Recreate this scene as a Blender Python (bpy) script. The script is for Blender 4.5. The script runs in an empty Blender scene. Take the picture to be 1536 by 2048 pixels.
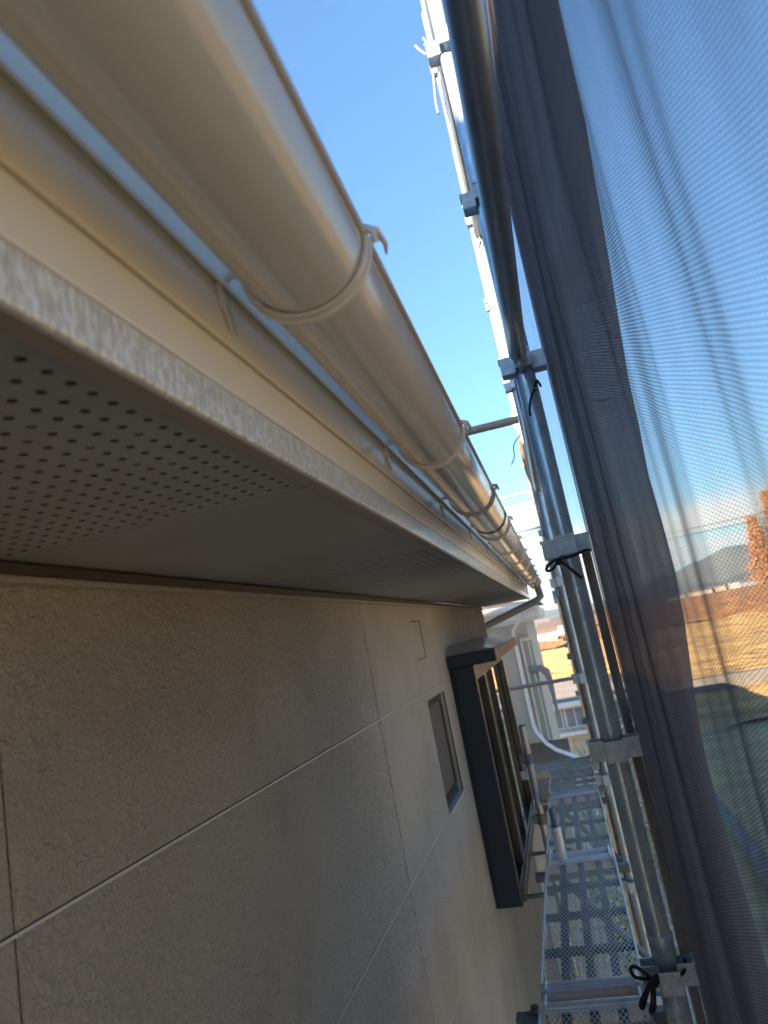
import bpy, bmesh, math, random
from mathutils import Vector, Matrix, noise
random.seed(7)
S = bpy.context.scene
COL = S.collection
G = 5.4            # height of the camera above the ground; cross-section heights below are relative to the camera

# ---------------------------------------------------------------- camera
cam_d = bpy.data.cameras.new('camera'); cam = bpy.data.objects.new('camera', cam_d); COL.objects.link(cam)
W2C = [[0.9542473, 0.2345346, -0.1854874], [-0.2216775, 0.1385646, -0.9652248], [-0.2006767, 0.9621816, 0.1842159]]
rx, ry, rz = [Vector(v) for v in W2C]
m = Matrix.Identity(4)
for i in range(3):
    m[i][0] = rx[i]; m[i][1] = -ry[i]; m[i][2] = -rz[i]
m[2][3] = G
cam.matrix_world = m
cam_d.sensor_fit = 'HORIZONTAL'; cam_d.sensor_width = 36.0; cam_d.lens = 1420 / 1536 * 36
cam_d.clip_start = 0.02; cam_d.clip_end = 20000
cam_d.dof.use_dof = True; cam_d.dof.focus_distance = 1.35; cam_d.dof.aperture_fstop = 9.5
S.camera = cam

# ---------------------------------------------------------------- sky, sun, exposure
SUN_AZ = Vector((-0.55, -0.835)).normalized(); SUN_EL = math.radians(13.0)
world = bpy.data.worlds.new('World'); S.world = world; world.use_nodes = True
nt = world.node_tree; nt.nodes.clear()
def N(nt, typ, **kw):
    n = nt.nodes.new(typ)
    for k, v in kw.items(): setattr(n, k, v)
    return n
wo = N(nt, 'ShaderNodeOutputWorld'); bg = N(nt, 'ShaderNodeBackground'); sky = N(nt, 'ShaderNodeTexSky')
sky.sky_type = 'NISHITA'; sky.sun_disc = False; sky.sun_elevation = SUN_EL
sky.sun_rotation = math.atan2(SUN_AZ.x, SUN_AZ.y)
sky.air_density = 1.0; sky.dust_density = 0.1; sky.ozone_density = 3.0
bg.inputs[1].default_value = 0.053
# a low bank of sunlit clouds above the horizon
tc = N(nt, 'ShaderNodeTexCoord'); mp = N(nt, 'ShaderNodeMapping'); mp.inputs['Scale'].default_value = (3.2, 3.2, 16)
nz = N(nt, 'ShaderNodeTexNoise'); nz.inputs['Scale'].default_value = 1.5; nz.inputs['Detail'].default_value = 6
sp = N(nt, 'ShaderNodeSeparateXYZ')
nt.links.new(tc.outputs['Generated'], mp.inputs[0]); nt.links.new(mp.outputs[0], nz.inputs['Vector'])
nt.links.new(tc.outputs['Generated'], sp.inputs[0])
band = N(nt, 'ShaderNodeFloatCurve')
c = band.mapping.curves[0]; c.points[0].location = (0, 0.1); c.points[1].location = (1, 0)
for x, y in ((0.03, 0.35), (0.06, 1.0), (0.10, 0.7), (0.14, 0.0)): c.points.new(x, y)
band.mapping.update()
nt.links.new(sp.outputs['Z'], band.inputs['Value'])
ramp = N(nt, 'ShaderNodeValToRGB'); ramp.color_ramp.elements[0].position = 0.39; ramp.color_ramp.elements[1].position = 0.52
nt.links.new(nz.outputs['Fac'], ramp.inputs[0])
mul = N(nt, 'ShaderNodeMath', operation='MULTIPLY'); nt.links.new(ramp.outputs[0], mul.inputs[0]); nt.links.new(band.outputs[0], mul.inputs[1])
mul2 = N(nt, 'ShaderNodeMath', operation='MULTIPLY'); mul2.inputs[1].default_value = 0.85; nt.links.new(mul.outputs[0], mul2.inputs[0])
mix = N(nt, 'ShaderNodeMix', data_type='RGBA'); mix.inputs['B'].default_value = (7.5, 6.7, 5.8, 1)
tint = N(nt, 'ShaderNodeMix', data_type='RGBA', blend_type='MULTIPLY'); tint.inputs['Factor'].default_value = 1; tint.inputs['B'].default_value = (0.78, 0.93, 1.0, 1)
nt.links.new(sky.outputs[0], tint.inputs['A'])
nt.links.new(mul2.outputs[0], mix.inputs['Factor']); nt.links.new(tint.outputs['Result'], mix.inputs['A'])
gc = N(nt, 'ShaderNodeMapRange'); gc.inputs['From Max'].default_value = 0.75; gc.inputs['To Min'].default_value = 0.56; gc.inputs['To Max'].default_value = 1.0
nt.links.new(sp.outputs['Z'], gc.inputs['Value'])
sc_ = N(nt, 'ShaderNodeVectorMath', operation='SCALE'); nt.links.new(mix.outputs['Result'], sc_.inputs[0]); nt.links.new(gc.outputs[0], sc_.inputs['Scale'])
nt.links.new(sc_.outputs[0], bg.inputs[0]); nt.links.new(bg.outputs[0], wo.inputs[0])
sun_d = bpy.data.lights.new('sun', 'SUN'); sun = bpy.data.objects.new('sun', sun_d); COL.objects.link(sun)
sun_d.energy = 5.0; sun_d.angle = math.radians(0.5); sun_d.color = (1.0, 0.80, 0.56)
sd = Vector((SUN_AZ.x * math.cos(SUN_EL), SUN_AZ.y * math.cos(SUN_EL), math.sin(SUN_EL)))
sun.rotation_euler = sd.to_track_quat('Z', 'Y').to_euler(); sun.location = (-20, -20, 30)
S.view_settings.view_transform = 'Standard'; S.view_settings.look = 'None'
S.view_settings.exposure = 3.25; S.view_settings.gamma = 1; S.view_settings.use_curve_mapping = False
S.cycles.transparent_max_bounces = 16; S.cycles.max_bounces = 8; S.cycles.diffuse_bounces = 4

# ---------------------------------------------------------------- materials
def principled(name, col, rough=0.5, metal=0.0, var=0.0, vscale=20, bump=0.0, bscale=100, bdist=0.002, detail=4, coat=0.0, spec=0.5, col2=None, lo=0.35, hi=0.65, stretch=None, rvar=0.0, bump2=None):
    mt = bpy.data.materials.new(name); mt.use_nodes = True; t = mt.node_tree
    b = t.nodes['Principled BSDF']
    b.inputs['Base Color'].default_value = (*col, 1); b.inputs['Roughness'].default_value = rough
    b.inputs['Metallic'].default_value = metal; b.inputs['Specular IOR Level'].default_value = spec
    if coat: b.inputs['Coat Weight'].default_value = coat; b.inputs['Coat Roughness'].default_value = 0.12
    co = N(t, 'ShaderNodeTexCoord'); vec = co.outputs['Object']
    if stretch:
        mm = N(t, 'ShaderNodeMapping'); mm.inputs['Scale'].default_value = stretch; t.links.new(vec, mm.inputs[0]); vec = mm.outputs[0]
    if var or col2 is not None or rvar:
        n = N(t, 'ShaderNodeTexNoise'); n.inputs['Scale'].default_value = vscale; n.inputs['Detail'].default_value = 6; n.inputs['Roughness'].default_value = 0.62
        t.links.new(vec, n.inputs['Vector'])
        mr = N(t, 'ShaderNodeMapRange'); mr.inputs['From Min'].default_value = lo; mr.inputs['From Max'].default_value = hi
        t.links.new(n.outputs['Fac'], mr.inputs['Value'])
        if var or col2 is not None:
            mx = N(t, 'ShaderNodeMix', data_type='RGBA')
            a = tuple(min(1, k * (1 + var)) for k in col); bb = col2 if col2 is not None else tuple(k * (1 - var) for k in col)
            mx.inputs['A'].default_value = (*a, 1); mx.inputs['B'].default_value = (*bb, 1)
            t.links.new(mr.outputs[0], mx.inputs['Factor']); t.links.new(mx.outputs['Result'], b.inputs['Base Color'])
        if rvar:
            r2 = N(t, 'ShaderNodeMapRange'); r2.inputs['To Min'].default_value = max(0.03, rough - rvar); r2.inputs['To Max'].default_value = min(1, rough + rvar)
            t.links.new(mr.outputs[0], r2.inputs['Value']); t.links.new(r2.outputs[0], b.inputs['Roughness'])
    if bump:
        n = N(t, 'ShaderNodeTexNoise'); n.inputs['Scale'].default_value = bscale; n.inputs['Detail'].default_value = detail
        t.links.new(vec, n.inputs['Vector']); bu = N(t, 'ShaderNodeBump'); bu.inputs['Strength'].default_value = bump; bu.inputs['Distance'].default_value = bdist
        t.links.new(n.outputs['Fac'], bu.inputs['Height']); last = bu
        if bump2:
            n2 = N(t, 'ShaderNodeTexNoise'); n2.inputs['Scale'].default_value = bump2[0]; n2.inputs['Detail'].default_value = 3
            t.links.new(co.outputs['Object'], n2.inputs['Vector']); bu2 = N(t, 'ShaderNodeBump'); bu2.inputs['Strength'].default_value = bump2[1]; bu2.inputs['Distance'].default_value = bump2[2]
            t.links.new(n2.outputs['Fac'], bu2.inputs['Height']); t.links.new(bu.outputs[0], bu2.inputs['Normal']); last = bu2
        t.links.new(last.outputs[0], b.inputs['Normal'])
    return mt

def wall_material():
    mt = principled('stucco_siding', (0.42, 0.38, 0.325), 0.75, var=0.12, vscale=2.2)
    t = mt.node_tree; b = t.nodes['Principled BSDF']
    co = N(t, 'ShaderNodeTexCoord'); w = N(t, 'ShaderNodeTexNoise'); w.inputs['Scale'].default_value = 210; w.inputs['Detail'].default_value = 5; w.inputs['Roughness'].default_value = 0.68; w.inputs['Distortion'].default_value = 0.4
    t.links.new(co.outputs['Object'], w.inputs['Vector'])
    v = N(t, 'ShaderNodeTexVoronoi'); v.feature = 'SMOOTH_F1'; v.inputs['Scale'].default_value = 230; v.inputs['Smoothness'].default_value = 0.6
    t.links.new(co.outputs['Object'], v.inputs['Vector'])
    ad = N(t, 'ShaderNodeMath', operation='MULTIPLY_ADD'); ad.inputs[1].default_value = -0.55; t.links.new(v.outputs['Distance'], ad.inputs[0]); t.links.new(w.outputs['Fac'], ad.inputs[2])
    bu = N(t, 'ShaderNodeBump'); bu.inputs['Strength'].default_value = 1.0; bu.inputs['Distance'].default_value = 0.008
    t.links.new(ad.outputs[0], bu.inputs['Height']); t.links.new(bu.outputs[0], b.inputs['Normal'])
    return mt

M = {}
M['wall'] = wall_material()
M['wall_core'] = principled('wall_backing', (0.10, 0.09, 0.08), 0.9)
M['caulk'] = principled('joint_sealant', (0.48, 0.45, 0.43), 0.45)
M['gutter'] = principled('gutter_paint', (0.53, 0.51, 0.475), 0.16, var=0.05, vscale=10, rvar=0.08, coat=0.65, spec=0.6, bump=0.16, bscale=260, bdist=0.0004, stretch=(1, 0.35, 1), bump2=(9, 0.12, 0.004))
M['lip'] = principled('gutter_lip_paint', (0.33, 0.28, 0.24), 0.35, coat=0.2, bump=0.15, bscale=300, bdist=0.0005)
M['hanger'] = principled('bracket_paint', (0.58, 0.56, 0.53), 0.32, coat=0.4, bump=0.3, bscale=220, bdist=0.001)
M['fascia'] = principled('fascia_paint', (0.80, 0.755, 0.68), 0.33, var=0.03, vscale=5, coat=0.25, bump=0.12, bscale=400, bdist=0.0004)
M['trim'] = principled('fascia_trim_paint', (0.88, 0.91, 0.95), 0.16, col2=(0.50, 0.48, 0.44), vscale=300, lo=0.40, hi=0.60, coat=0.6, bump=0.8, bscale=330, bdist=0.0012, stretch=(1, 1, 0.3), rvar=0.12)
M['channel'] = principled('soffit_channel_paint', (0.22, 0.195, 0.175), 0.5)
M['flash'] = principled('drip_flashing_metal', (0.88, 0.90, 0.90), 0.32, metal=0.0, coat=0.4, var=0.05, vscale=60)
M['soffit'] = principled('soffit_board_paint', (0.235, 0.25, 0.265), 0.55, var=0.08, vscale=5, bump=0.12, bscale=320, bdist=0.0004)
M['core'] = principled('soffit_cut_edge', (0.03, 0.028, 0.025), 0.9)  # near-black hole walls: shade inside the holes put into the colour
M['dark'] = principled('dark_void', (0.015, 0.015, 0.015), 0.9)
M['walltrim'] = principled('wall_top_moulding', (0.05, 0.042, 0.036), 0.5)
M['roof'] = principled('roof_slate', (0.09, 0.085, 0.085), 0.7, var=0.2, vscale=8)
M['navy'] = principled('navy_aluminium', (0.009, 0.020, 0.034), 0.5, metal=0.0, spec=0.3, bump=0.1, bscale=500, bdist=0.0003)
M['navyg'] = principled('dark_window_frame', (0.02, 0.022, 0.027), 0.25, spec=0.7)
M['visor'] = principled('visor_top_metal', (0.30, 0.28, 0.26), 0.4, coat=0.3)
M['visorface'] = principled('visor_face_metal', (0.22, 0.16, 0.12), 0.35, spec=0.7)  # warm brown paints the field's reflection onto the navy visor
M['cream'] = principled('cream_frame', (0.26, 0.24, 0.22), 0.4)
def glass_mat(name, tint, rough=0.02, dark=0.03):
    mt = bpy.data.materials.new(name); mt.use_nodes = True; t = mt.node_tree; b = t.nodes['Principled BSDF']
    b.inputs['Base Color'].default_value = (*tint, 1); b.inputs['Roughness'].default_value = rough; b.inputs['Specular IOR Level'].default_value = 1.0
    b.inputs['IOR'].default_value = 1.6; b.inputs['Coat Weight'].default_value = 1.0; b.inputs['Coat Roughness'].default_value = rough; b.inputs['Coat IOR'].default_value = 1.8
    return mt
M['glass'] = glass_mat('window_glass', (0.03, 0.035, 0.04))
M['frost'] = principled('frosted_glass', (0.17, 0.23, 0.24), 0.3, spec=0.8)
M['galv'] = principled('galvanised_steel', (0.52, 0.62, 0.71), 0.33, metal=0.75, var=0.0, col2=(0.31, 0.39, 0.47), vscale=38, lo=0.3, hi=0.7, bump=0.25, bscale=120, bdist=0.0006, rvar=0.12, stretch=(1, 1, 0.35))
M['galv2'] = principled('galvanised_steel_fresh', (0.66, 0.74, 0.80), 0.42, metal=0.7, col2=(0.27, 0.35, 0.42), vscale=30, lo=0.3, hi=0.72, bump=0.35, bscale=90, bdist=0.0008, rvar=0.1)
M['pocket'] = principled('pocket_steel', (0.44, 0.49, 0.52), 0.5, metal=0.4, var=0.15, vscale=60, bump=0.35, bscale=160, bdist=0.0006)
M['railsteel'] = principled('guard_rail_steel', (0.30, 0.35, 0.41), 0.34, metal=0.75, var=0.12, vscale=25, bump=0.2, bscale=150, bdist=0.0004, stretch=(1, 0.3, 1))
M['pale'] = principled('weathered_zinc', (0.25, 0.225, 0.185), 0.55, metal=0.15, var=0.1, vscale=30)  # cream of sunlit tubes put into the steel colour
M['endbar'] = principled('plank_end_bar_steel', (0.56, 0.57, 0.61), 0.45, metal=0.4, var=0.12, vscale=25, bump=0.25, bscale=70, bdist=0.001)
M['deckmesh'] = principled('expanded_metal', (0.56, 0.60, 0.61), 0.42, metal=0.6, var=0.12, vscale=30)
M['deckrib'] = principled('plank_rib_steel', (0.10, 0.13, 0.15), 0.5, metal=0.3, var=0.15, vscale=15)
M['cord'] = principled('black_cord', (0.012, 0.012, 0.015), 0.7, bump=0.6, bscale=400, bdist=0.001)
M['greycord'] = principled('grey_cord', (0.13, 0.13, 0.14), 0.7)
M['hem'] = principled('net_hem_webbing', (0.22, 0.18, 0.155), 0.85, var=0.3, vscale=40, bump=0.7, bscale=300, bdist=0.001, stretch=(1, 1, 0.2))
M['hemlight'] = principled('net_edge_binding', (0.45, 0.38, 0.30), 0.6, var=0.25, vscale=60)

def net_material(name, col, dens_lo, dens_hi, py=0.0115, pz=0.0044, transl=0.35):
    """woven scaffold netting: rows of staggered holes; thread thickness closes the holes at grazing angles"""
    mt = bpy.data.materials.new(name); mt.use_nodes = True; t = mt.node_tree; t.nodes.clear()
    out = N(t, 'ShaderNodeOutputMaterial'); co = N(t, 'ShaderNodeUVMap'); co.uv_map = 'weave'
    sx = N(t, 'ShaderNodeSeparateXYZ'); t.links.new(co.outputs[0], sx.inputs[0])
    def mth(op, a, b=None, c=None):
        n = N(t, 'ShaderNodeMath', operation=op)
        for i, v in enumerate((a, b, c)):
            if v is None: continue
            if isinstance(v, (int, float)): n.inputs[i].default_value = v
            else: t.links.new(v, n.inputs[i])
        return n.outputs[0]
    u = mth('MULTIPLY', sx.outputs[0], math.pi / py); v = mth('MULTIPLY', sx.outputs[1], math.pi / pz)
    s1 = mth('SINE', mth('ADD', u, v)); s2 = mth('SINE', mth('SUBTRACT', u, v))
    h = mth('ABSOLUTE', mth('MULTIPLY', s1, s2))
    lw = N(t, 'ShaderNodeLayerWeight'); lw.inputs['Blend'].default_value = 0.5
    ns = N(t, 'ShaderNodeTexNoise'); ns.inputs['Scale'].default_value = 1.0; ns.inputs['Detail'].default_value = 4
    mp = N(t, 'ShaderNodeMapping'); mp.inputs['Scale'].default_value = (9, 1.2, 1); t.links.new(co.outputs[0], mp.inputs[0]); t.links.new(mp.outputs[0], ns.inputs['Vector'])
    g = mth('POWER', lw.outputs['Facing'], 5.0)                          # 0 face-on, 1 grazing
    nn = mth('MULTIPLY', mth('SUBTRACT', ns.outputs['Fac'], 0.5), 0.22)
    lo = mth('ADD', mth('ADD', mth('MULTIPLY', g, dens_hi - dens_lo), dens_lo), nn)
    op = mth('SUBTRACT', lo, mth('MULTIPLY', mth('SUBTRACT', h, 0.40), 0.42))
    cl = N(t, 'ShaderNodeClamp'); t.links.new(op, cl.inputs[0]); cl.inputs['Min'].default_value = 0.04; cl.inputs['Max'].default_value = 0.99
    d = N(t, 'ShaderNodeBsdfDiffuse'); d.inputs[0].default_value = (*col, 1)
    tl = N(t, 'ShaderNodeBsdfTranslucent'); tl.inputs[0].default_value = (*col, 1)
    m1 = N(t, 'ShaderNodeMixShader'); m1.inputs[0].default_value = transl; t.links.new(d.outputs[0], m1.inputs[1]); t.links.new(tl.outputs[0], m1.inputs[2])
    gl = N(t, 'ShaderNodeBsdfGlossy'); gl.inputs['Roughness'].default_value = 0.45; gl.inputs[0].default_value = (0.5, 0.5, 0.55, 1)
    m3 = N(t, 'ShaderNodeMixShader'); m3.inputs[0].default_value = 0.015; t.links.new(m1.outputs[0], m3.inputs[1]); t.links.new(gl.outputs[0], m3.inputs[2])
    tr = N(t, 'ShaderNodeBsdfTransparent')
    m2 = N(t, 'ShaderNodeMixShader'); t.links.new(cl.outputs[0], m2.inputs[0]); t.links.new(tr.outputs[0], m2.inputs[1]); t.links.new(m3.outputs[0], m2.inputs[2])
    t.links.new(m2.outputs[0], out.inputs[0])
    return mt
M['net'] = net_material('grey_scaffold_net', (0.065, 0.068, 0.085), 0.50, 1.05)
M['netpale'] = net_material('pale_net_in_sun', (0.14, 0.105, 0.07), 0.75, 1.3, py=0.006, pz=0.006)  # grey net with the sunlit beige put into its colour
M['netdense'] = net_material('doubled_scaffold_net', (0.235, 0.235, 0.275), 0.95, 1.2)
M['netthin'] = net_material('thin_scaffold_net', (0.2, 0.22, 0.23), 0.25, 0.5, py=0.02, pz=0.01)
M['netend'] = net_material('pale_end_net', (0.55, 0.6, 0.62), 0.30, 0.7, py=0.02, pz=0.02)

# ---------------------------------------------------------------- mesh helpers
class MB:
    def __init__(s): s.v = []; s.f = []; s.sm = []; s.uv = None
    def add(s, vs, fs, smooth=False):
        o = len(s.v); s.v += [tuple(v) for v in vs]; s.f += [tuple(i + o for i in f) for f in fs]; s.sm += [smooth] * len(fs); return s
    def box(s, x0, x1, y0, y1, z0, z1):
        vs = [(x, y, z) for z in (z0, z1) for y in (y0, y1) for x in (x0, x1)]
        return s.add(vs, [(0, 2, 3, 1), (4, 5, 7, 6), (0, 1, 5, 4), (2, 6, 7, 3), (0, 4, 6, 2), (1, 3, 7, 5)])
    def bbox(s, x0, x1, y0, y1, z0, z1, b=0.003):
        """box with chamfered edges"""
        bm = bmesh.new(); bmesh.ops.create_cube(bm, size=1)
        for v in bm.verts: v.co = Vector(((x0 + x1) / 2 + v.co.x * (x1 - x0), (y0 + y1) / 2 + v.co.y * (y1 - y0), (z0 + z1) / 2 + v.co.z * (z1 - z0)))
        bmesh.ops.bevel(bm, geom=bm.edges[:], offset=b, segments=2, affect='EDGES', profile=0.5)
        bm.verts.index_update(); vs = [v.co.copy() for v in bm.verts]; fs = [tuple(v.index for v in f.verts) for f in bm.faces]; bm.free()
        return s.add(vs, fs, False)
    def prism(s, pts, y0, y1):
        """xz outline (counter-clockwise seen from -y) extruded along y"""
        n = len(pts); vs = [(x, y0, z) for x, z in pts] + [(x, y1, z) for x, z in pts]
        fs = [tuple(range(n)), tuple(range(2 * n - 1, n - 1, -1))] + [(i, i + n, (i + 1) % n + n, (i + 1) % n) for i in range(n)]
        return s.add(vs, fs)
    def tube(s, pts, r, n=14, cap=True, smooth=True):
        pts = [Vector(p) for p in pts]; rr = r if isinstance(r, (list, tuple)) else [r] * len(pts)
        rings = []; up = None
        for i, p in enumerate(pts):
            d = (pts[min(i + 1, len(pts) - 1)] - pts[max(i - 1, 0)]).normalized()
            if up is None: up = d.orthogonal().normalized()
            up = (up - d * up.dot(d)).normalized(); sd = d.cross(up)
            rings.append([p + (up * math.cos(2 * math.pi * k / n) + sd * math.sin(2 * math.pi * k / n)) * rr[i] for k in range(n)])
        vs = [v for q in rings for v in q]; fs = []
        for i in range(len(pts) - 1):
            for k in range(n): fs.append((i * n + k, i * n + (k + 1) % n, (i + 1) * n + (k + 1) % n, (i + 1) * n + k))
        s.add(vs, fs, smooth)
        if cap: s.add(rings[0], [tuple(range(n - 1, -1, -1))]); s.add(rings[-1], [tuple(range(n))])
        return s
    def pipe(s, pts, ro, ri, n=24):
        """straight open-ended pipe with wall thickness"""
        a, b = Vector(pts[0]), Vector(pts[1]); d = (b - a).normalized(); up = d.orthogonal().normalized(); sd = d.cross(up)
        ring = lambda p, r: [p + (up * math.cos(2 * math.pi * k / n) + sd * math.sin(2 * math.pi * k / n)) * r for k in range(n)]
        vs = ring(a, ro) + ring(b, ro) + ring(a, ri) + ring(b, ri)
        fo = [(k, (k + 1) % n, n + (k + 1) % n, n + k) for k in range(n)]
        fi = [(2 * n + (k + 1) % n, 2 * n + k, 3 * n + k, 3 * n + (k + 1) % n) for k in range(n)]
        fe = [((k + 1) % n, k, 2 * n + k, 2 * n + (k + 1) % n) for k in range(n)] + [(n + k, n + (k + 1) % n, 3 * n + (k + 1) % n, 3 * n + k) for k in range(n)]
        return s.add(vs, fo + fi, True).add(vs, fe, False)
    def strip(s, outline, y0, y1, closed=True, smooth=True, ny=1, wob=0.0):
        """closed xz outline swept along y with ny segments, smooth, with end caps left as quads between halves"""
        n = len(outline); vs = []
        for j in range(ny + 1):
            y = y0 + (y1 - y0) * j / ny; dz = wob * noise.noise(Vector((y * 1.3, 0, 0))) if wob else 0
            vs += [(x, y, z + dz) for x, z in outline]
        fs = [(j * n + i, (j + 1) * n + i, (j + 1) * n + (i + 1) % n, j * n + (i + 1) % n) for j in range(ny) for i in range(n if closed else n - 1)]
        return s.add(vs, fs, smooth)
    def build(s, name, mat, parent=None, label=None, kind=None, auto=None):
        me = bpy.data.meshes.new(name); o = bpy.data.objects.new(name, me)
        org = Vector(parent['_o']) if parent is not None and '_o' in parent.keys() else Vector((0, 0, 0))
        vs = [Vector(v) - org for v in s.v]
        me.from_pydata([tuple(v) for v in vs], [], s.f); me.update()
        me.polygons.foreach_set('use_smooth', s.sm)
        if auto: me.set_sharp_from_angle(angle=math.radians(auto))
        me.materials.append(mat); COL.objects.link(o)
        if parent is not None: o.parent = parent; o['_o'] = list(org)
        else: o.location = (0, 0, 0)
        if label: o['label'] = label
        if kind: o['kind'] = kind
        return o

def thing(name, label, cat, loc, group=None):
    o = bpy.data.objects.new(name, None); COL.objects.link(o); o.empty_display_size = 0.1
    o.location = loc; o['_o'] = list(loc); o['label'] = label; o['category'] = cat
    if group: o['group'] = group
    return o
def tag(o, label, cat, group=None):
    o['label'] = label; o['category'] = cat
    if group: o['group'] = group
    return o
def copy_part(o, parent):
    c = o.copy(); COL.objects.link(c); c.parent = parent
    for ch in KIDS(o): copy_part(ch, c)
    return c
def KIDS(o): return [q for q in ALLK.get(o.name, [])]
ALLK = {}
def index_children():
    ALLK.clear()
    for q in COL.objects:
        if q.parent: ALLK.setdefault(q.parent.name, []).append(q)
def dup(root, loc, label, group=None):
    r = root.copy(); COL.objects.link(r); r.location = loc; r['label'] = label; r['_o'] = list(loc)
    if group: r['group'] = group
    for ch in KIDS(root): copy_part(ch, r)
    return r
def Z(z): return z + G

# ---------------------------------------------------------------- ground
def terrain(name, x0, x1, y0, y1, nx, ny, hfun, mat, kind='structure', label=None, cat=None, base=0.0):
    b = MB(); vs = []
    for j in range(ny + 1):
        for i in range(nx + 1):
            x = x0 + (x1 - x0) * i / nx; y = y0 + (y1 - y0) * j / ny
            vs.append((x, y, base + hfun(x, y)))
    fs = [(j * (nx + 1) + i, j * (nx + 1) + i + 1, (j + 1) * (nx + 1) + i + 1, (j + 1) * (nx + 1) + i) for j in range(ny) for i in range(nx)]
    b.add(vs, fs, True); o = b.build(name, mat); o['kind'] = kind
    if label: o['label'] = label
    if cat: o['category'] = cat
    return o
def nz2(x, y, s, seed=0): return noise.noise(Vector((x * s, y * s, seed)))
M['soil'] = principled('farm_ground', (0.16, 0.12, 0.07), 0.95, var=0.3, vscale=0.15, bump=0.6, bscale=1.5, bdist=0.1)
M['gold'] = principled('dry_golden_grass', (0.52, 0.335, 0.12), 0.95, col2=(0.27, 0.15, 0.05), vscale=0.6, stretch=(0.3, 1, 1), lo=0.42, hi=0.66, bump=0.9, bscale=3.0, bdist=0.35)
M['reed'] = principled('brown_reeds', (0.40, 0.19, 0.06), 0.95, col2=(0.19, 0.085, 0.032), vscale=0.35, bump=0.9, bscale=2, bdist=0.5)
M['green'] = principled('green_stubble_field', (0.50, 0.41, 0.19), 0.95, col2=(0.30, 0.21, 0.11), vscale=0.9, stretch=(0.5, 1, 1), lo=0.35, hi=0.65, bump=0.8, bscale=8, bdist=0.08)
M['gravel'] = principled('pale_gravel', (0.60, 0.52, 0.42), 0.9, var=0.25, vscale=9, bump=0.8, bscale=30, bdist=0.03)
M['asphalt'] = principled('farm_road', (0.12, 0.11, 0.10), 0.9, var=0.2, vscale=1.5)
terrain('ground', -4000, 4500, -200, 6500, 40, 40, lambda x, y: 0, M['soil'], base=-0.06)
terrain('dry_grass_field', -60, 160, 30, 128, 260, 190, lambda x, y: 0.16 + 0.22 * nz2(x, y * 1.7, 0.35) + 0.13 * nz2(x, y * 2, 1.3, 3), M['gold'])
terrain('reed_bed', -80, 330, 118, 420, 220, 90, lambda x, y: 0.5 + 1.1 * nz2(x, y * 1.5, 0.12) + 0.9 * nz2(x, y, 0.5, 5), M['reed'])
terrain('green_field', 0.8, 26, -12, 32.2, 110, 140, lambda x, y: 0.06 + 0.07 * nz2(x, y, 0.8) + 0.05 * nz2(x, y * 2, 2.5, 3), M['green'])
terrain('gravel_yard', -12, 0.8, -12, 30.5, 30, 60, lambda x, y: 0.03 + 0.03 * nz2(x, y, 1.2), M['gravel'])
b = MB(); b.add([(-60, 40.6, 0.72), (160, 41.6, 0.72), (160, 42.2, 0.72), (-60, 41.2, 0.72), (-60, 40.0, 0.1), (160, 41.0, 0.1), (160, 43.4, 0.1), (-60, 42.4, 0.1)],
      [(0, 1, 2, 3), (4, 5, 1, 0), (3, 2, 6, 7), (4, 0, 3, 7), (5, 6, 2, 1)]); o = b.build('road', M['asphalt']); o['kind'] = 'structure'
# gravel path that crosses the green field
b = MB(); P0 = [(2.35, 13.5), (2.45, 16.0), (2.6, 19.0), (2.7, 21)]; P1 = [(2.75, 13.5), (2.8, 16.0), (2.85, 19.0), (2.85, 21)]
b.add([(x, y, 0.24) for x, y in P0] + [(x, y, 0.24) for x, y in P1], [(i, i + 4, i + 5, i + 1) for i in range(3)])
o = b.build('path', principled('field_path', (0.19, 0.18, 0.16), 0.9, var=0.3, vscale=6)); o['kind'] = 'structure'

terrain('dry_grass_field', 26, 170, -90, 31, 150, 100, lambda x, y: 0.14 + 0.2 * nz2(x, y * 1.7, 0.3) + 0.1 * nz2(x, y * 2, 1.0, 3), M['gold'])  # grass out of view, added to bounce warm light
# hills
M['hill'] = principled('wooded_hillside', (0.075, 0.075, 0.05), 1.0, col2=(0.04, 0.05, 0.04), vscale=0.006, bump=0.6, bscale=0.02, bdist=15)
def ridge(prof, x):
    for (xa, ha), (xb, hb) in zip(prof, prof[1:]):
        if xa <= x <= xb:
            k = (x - xa) / (xb - xa); k = k * k * (3 - 2 * k); return ha + (hb - ha) * k
    return 0
def hill(y0, y1, prof, seed):
    x0, x1 = prof[0][0], prof[-1][0]
    def h(x, y):
        k = (y - y0) / (y1 - y0); e = math.sin(math.pi * min(1, k * 1.0)) ** 0.8 if 0 < k < 1 else 0
        return ridge(prof, x) * e * (1 + 0.18 * nz2(x, y, 0.006, seed) + 0.07 * nz2(x, y, 0.025, seed + 2)) - 4 * (1 - e)
    o = terrain('hills', x0, x1, y0, y1, 240, 24, h, M['hill'])
hill(2600, 3400, [(-1500, 20), (-600, 45), (-200, 30), (250, 22), (430, 66), (560, 95), (700, 134), (850, 116), (1000, 75), (1400, 130), (2200, 60)], 1)
hill(1900, 2300, [(420, 6), (560, 28), (660, 42), (800, 55), (1000, 80), (1300, 30)], 9)
hill(2000, 2400, [(180, 4), (290, 24), (380, 18), (470, 8)], 14)

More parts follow.
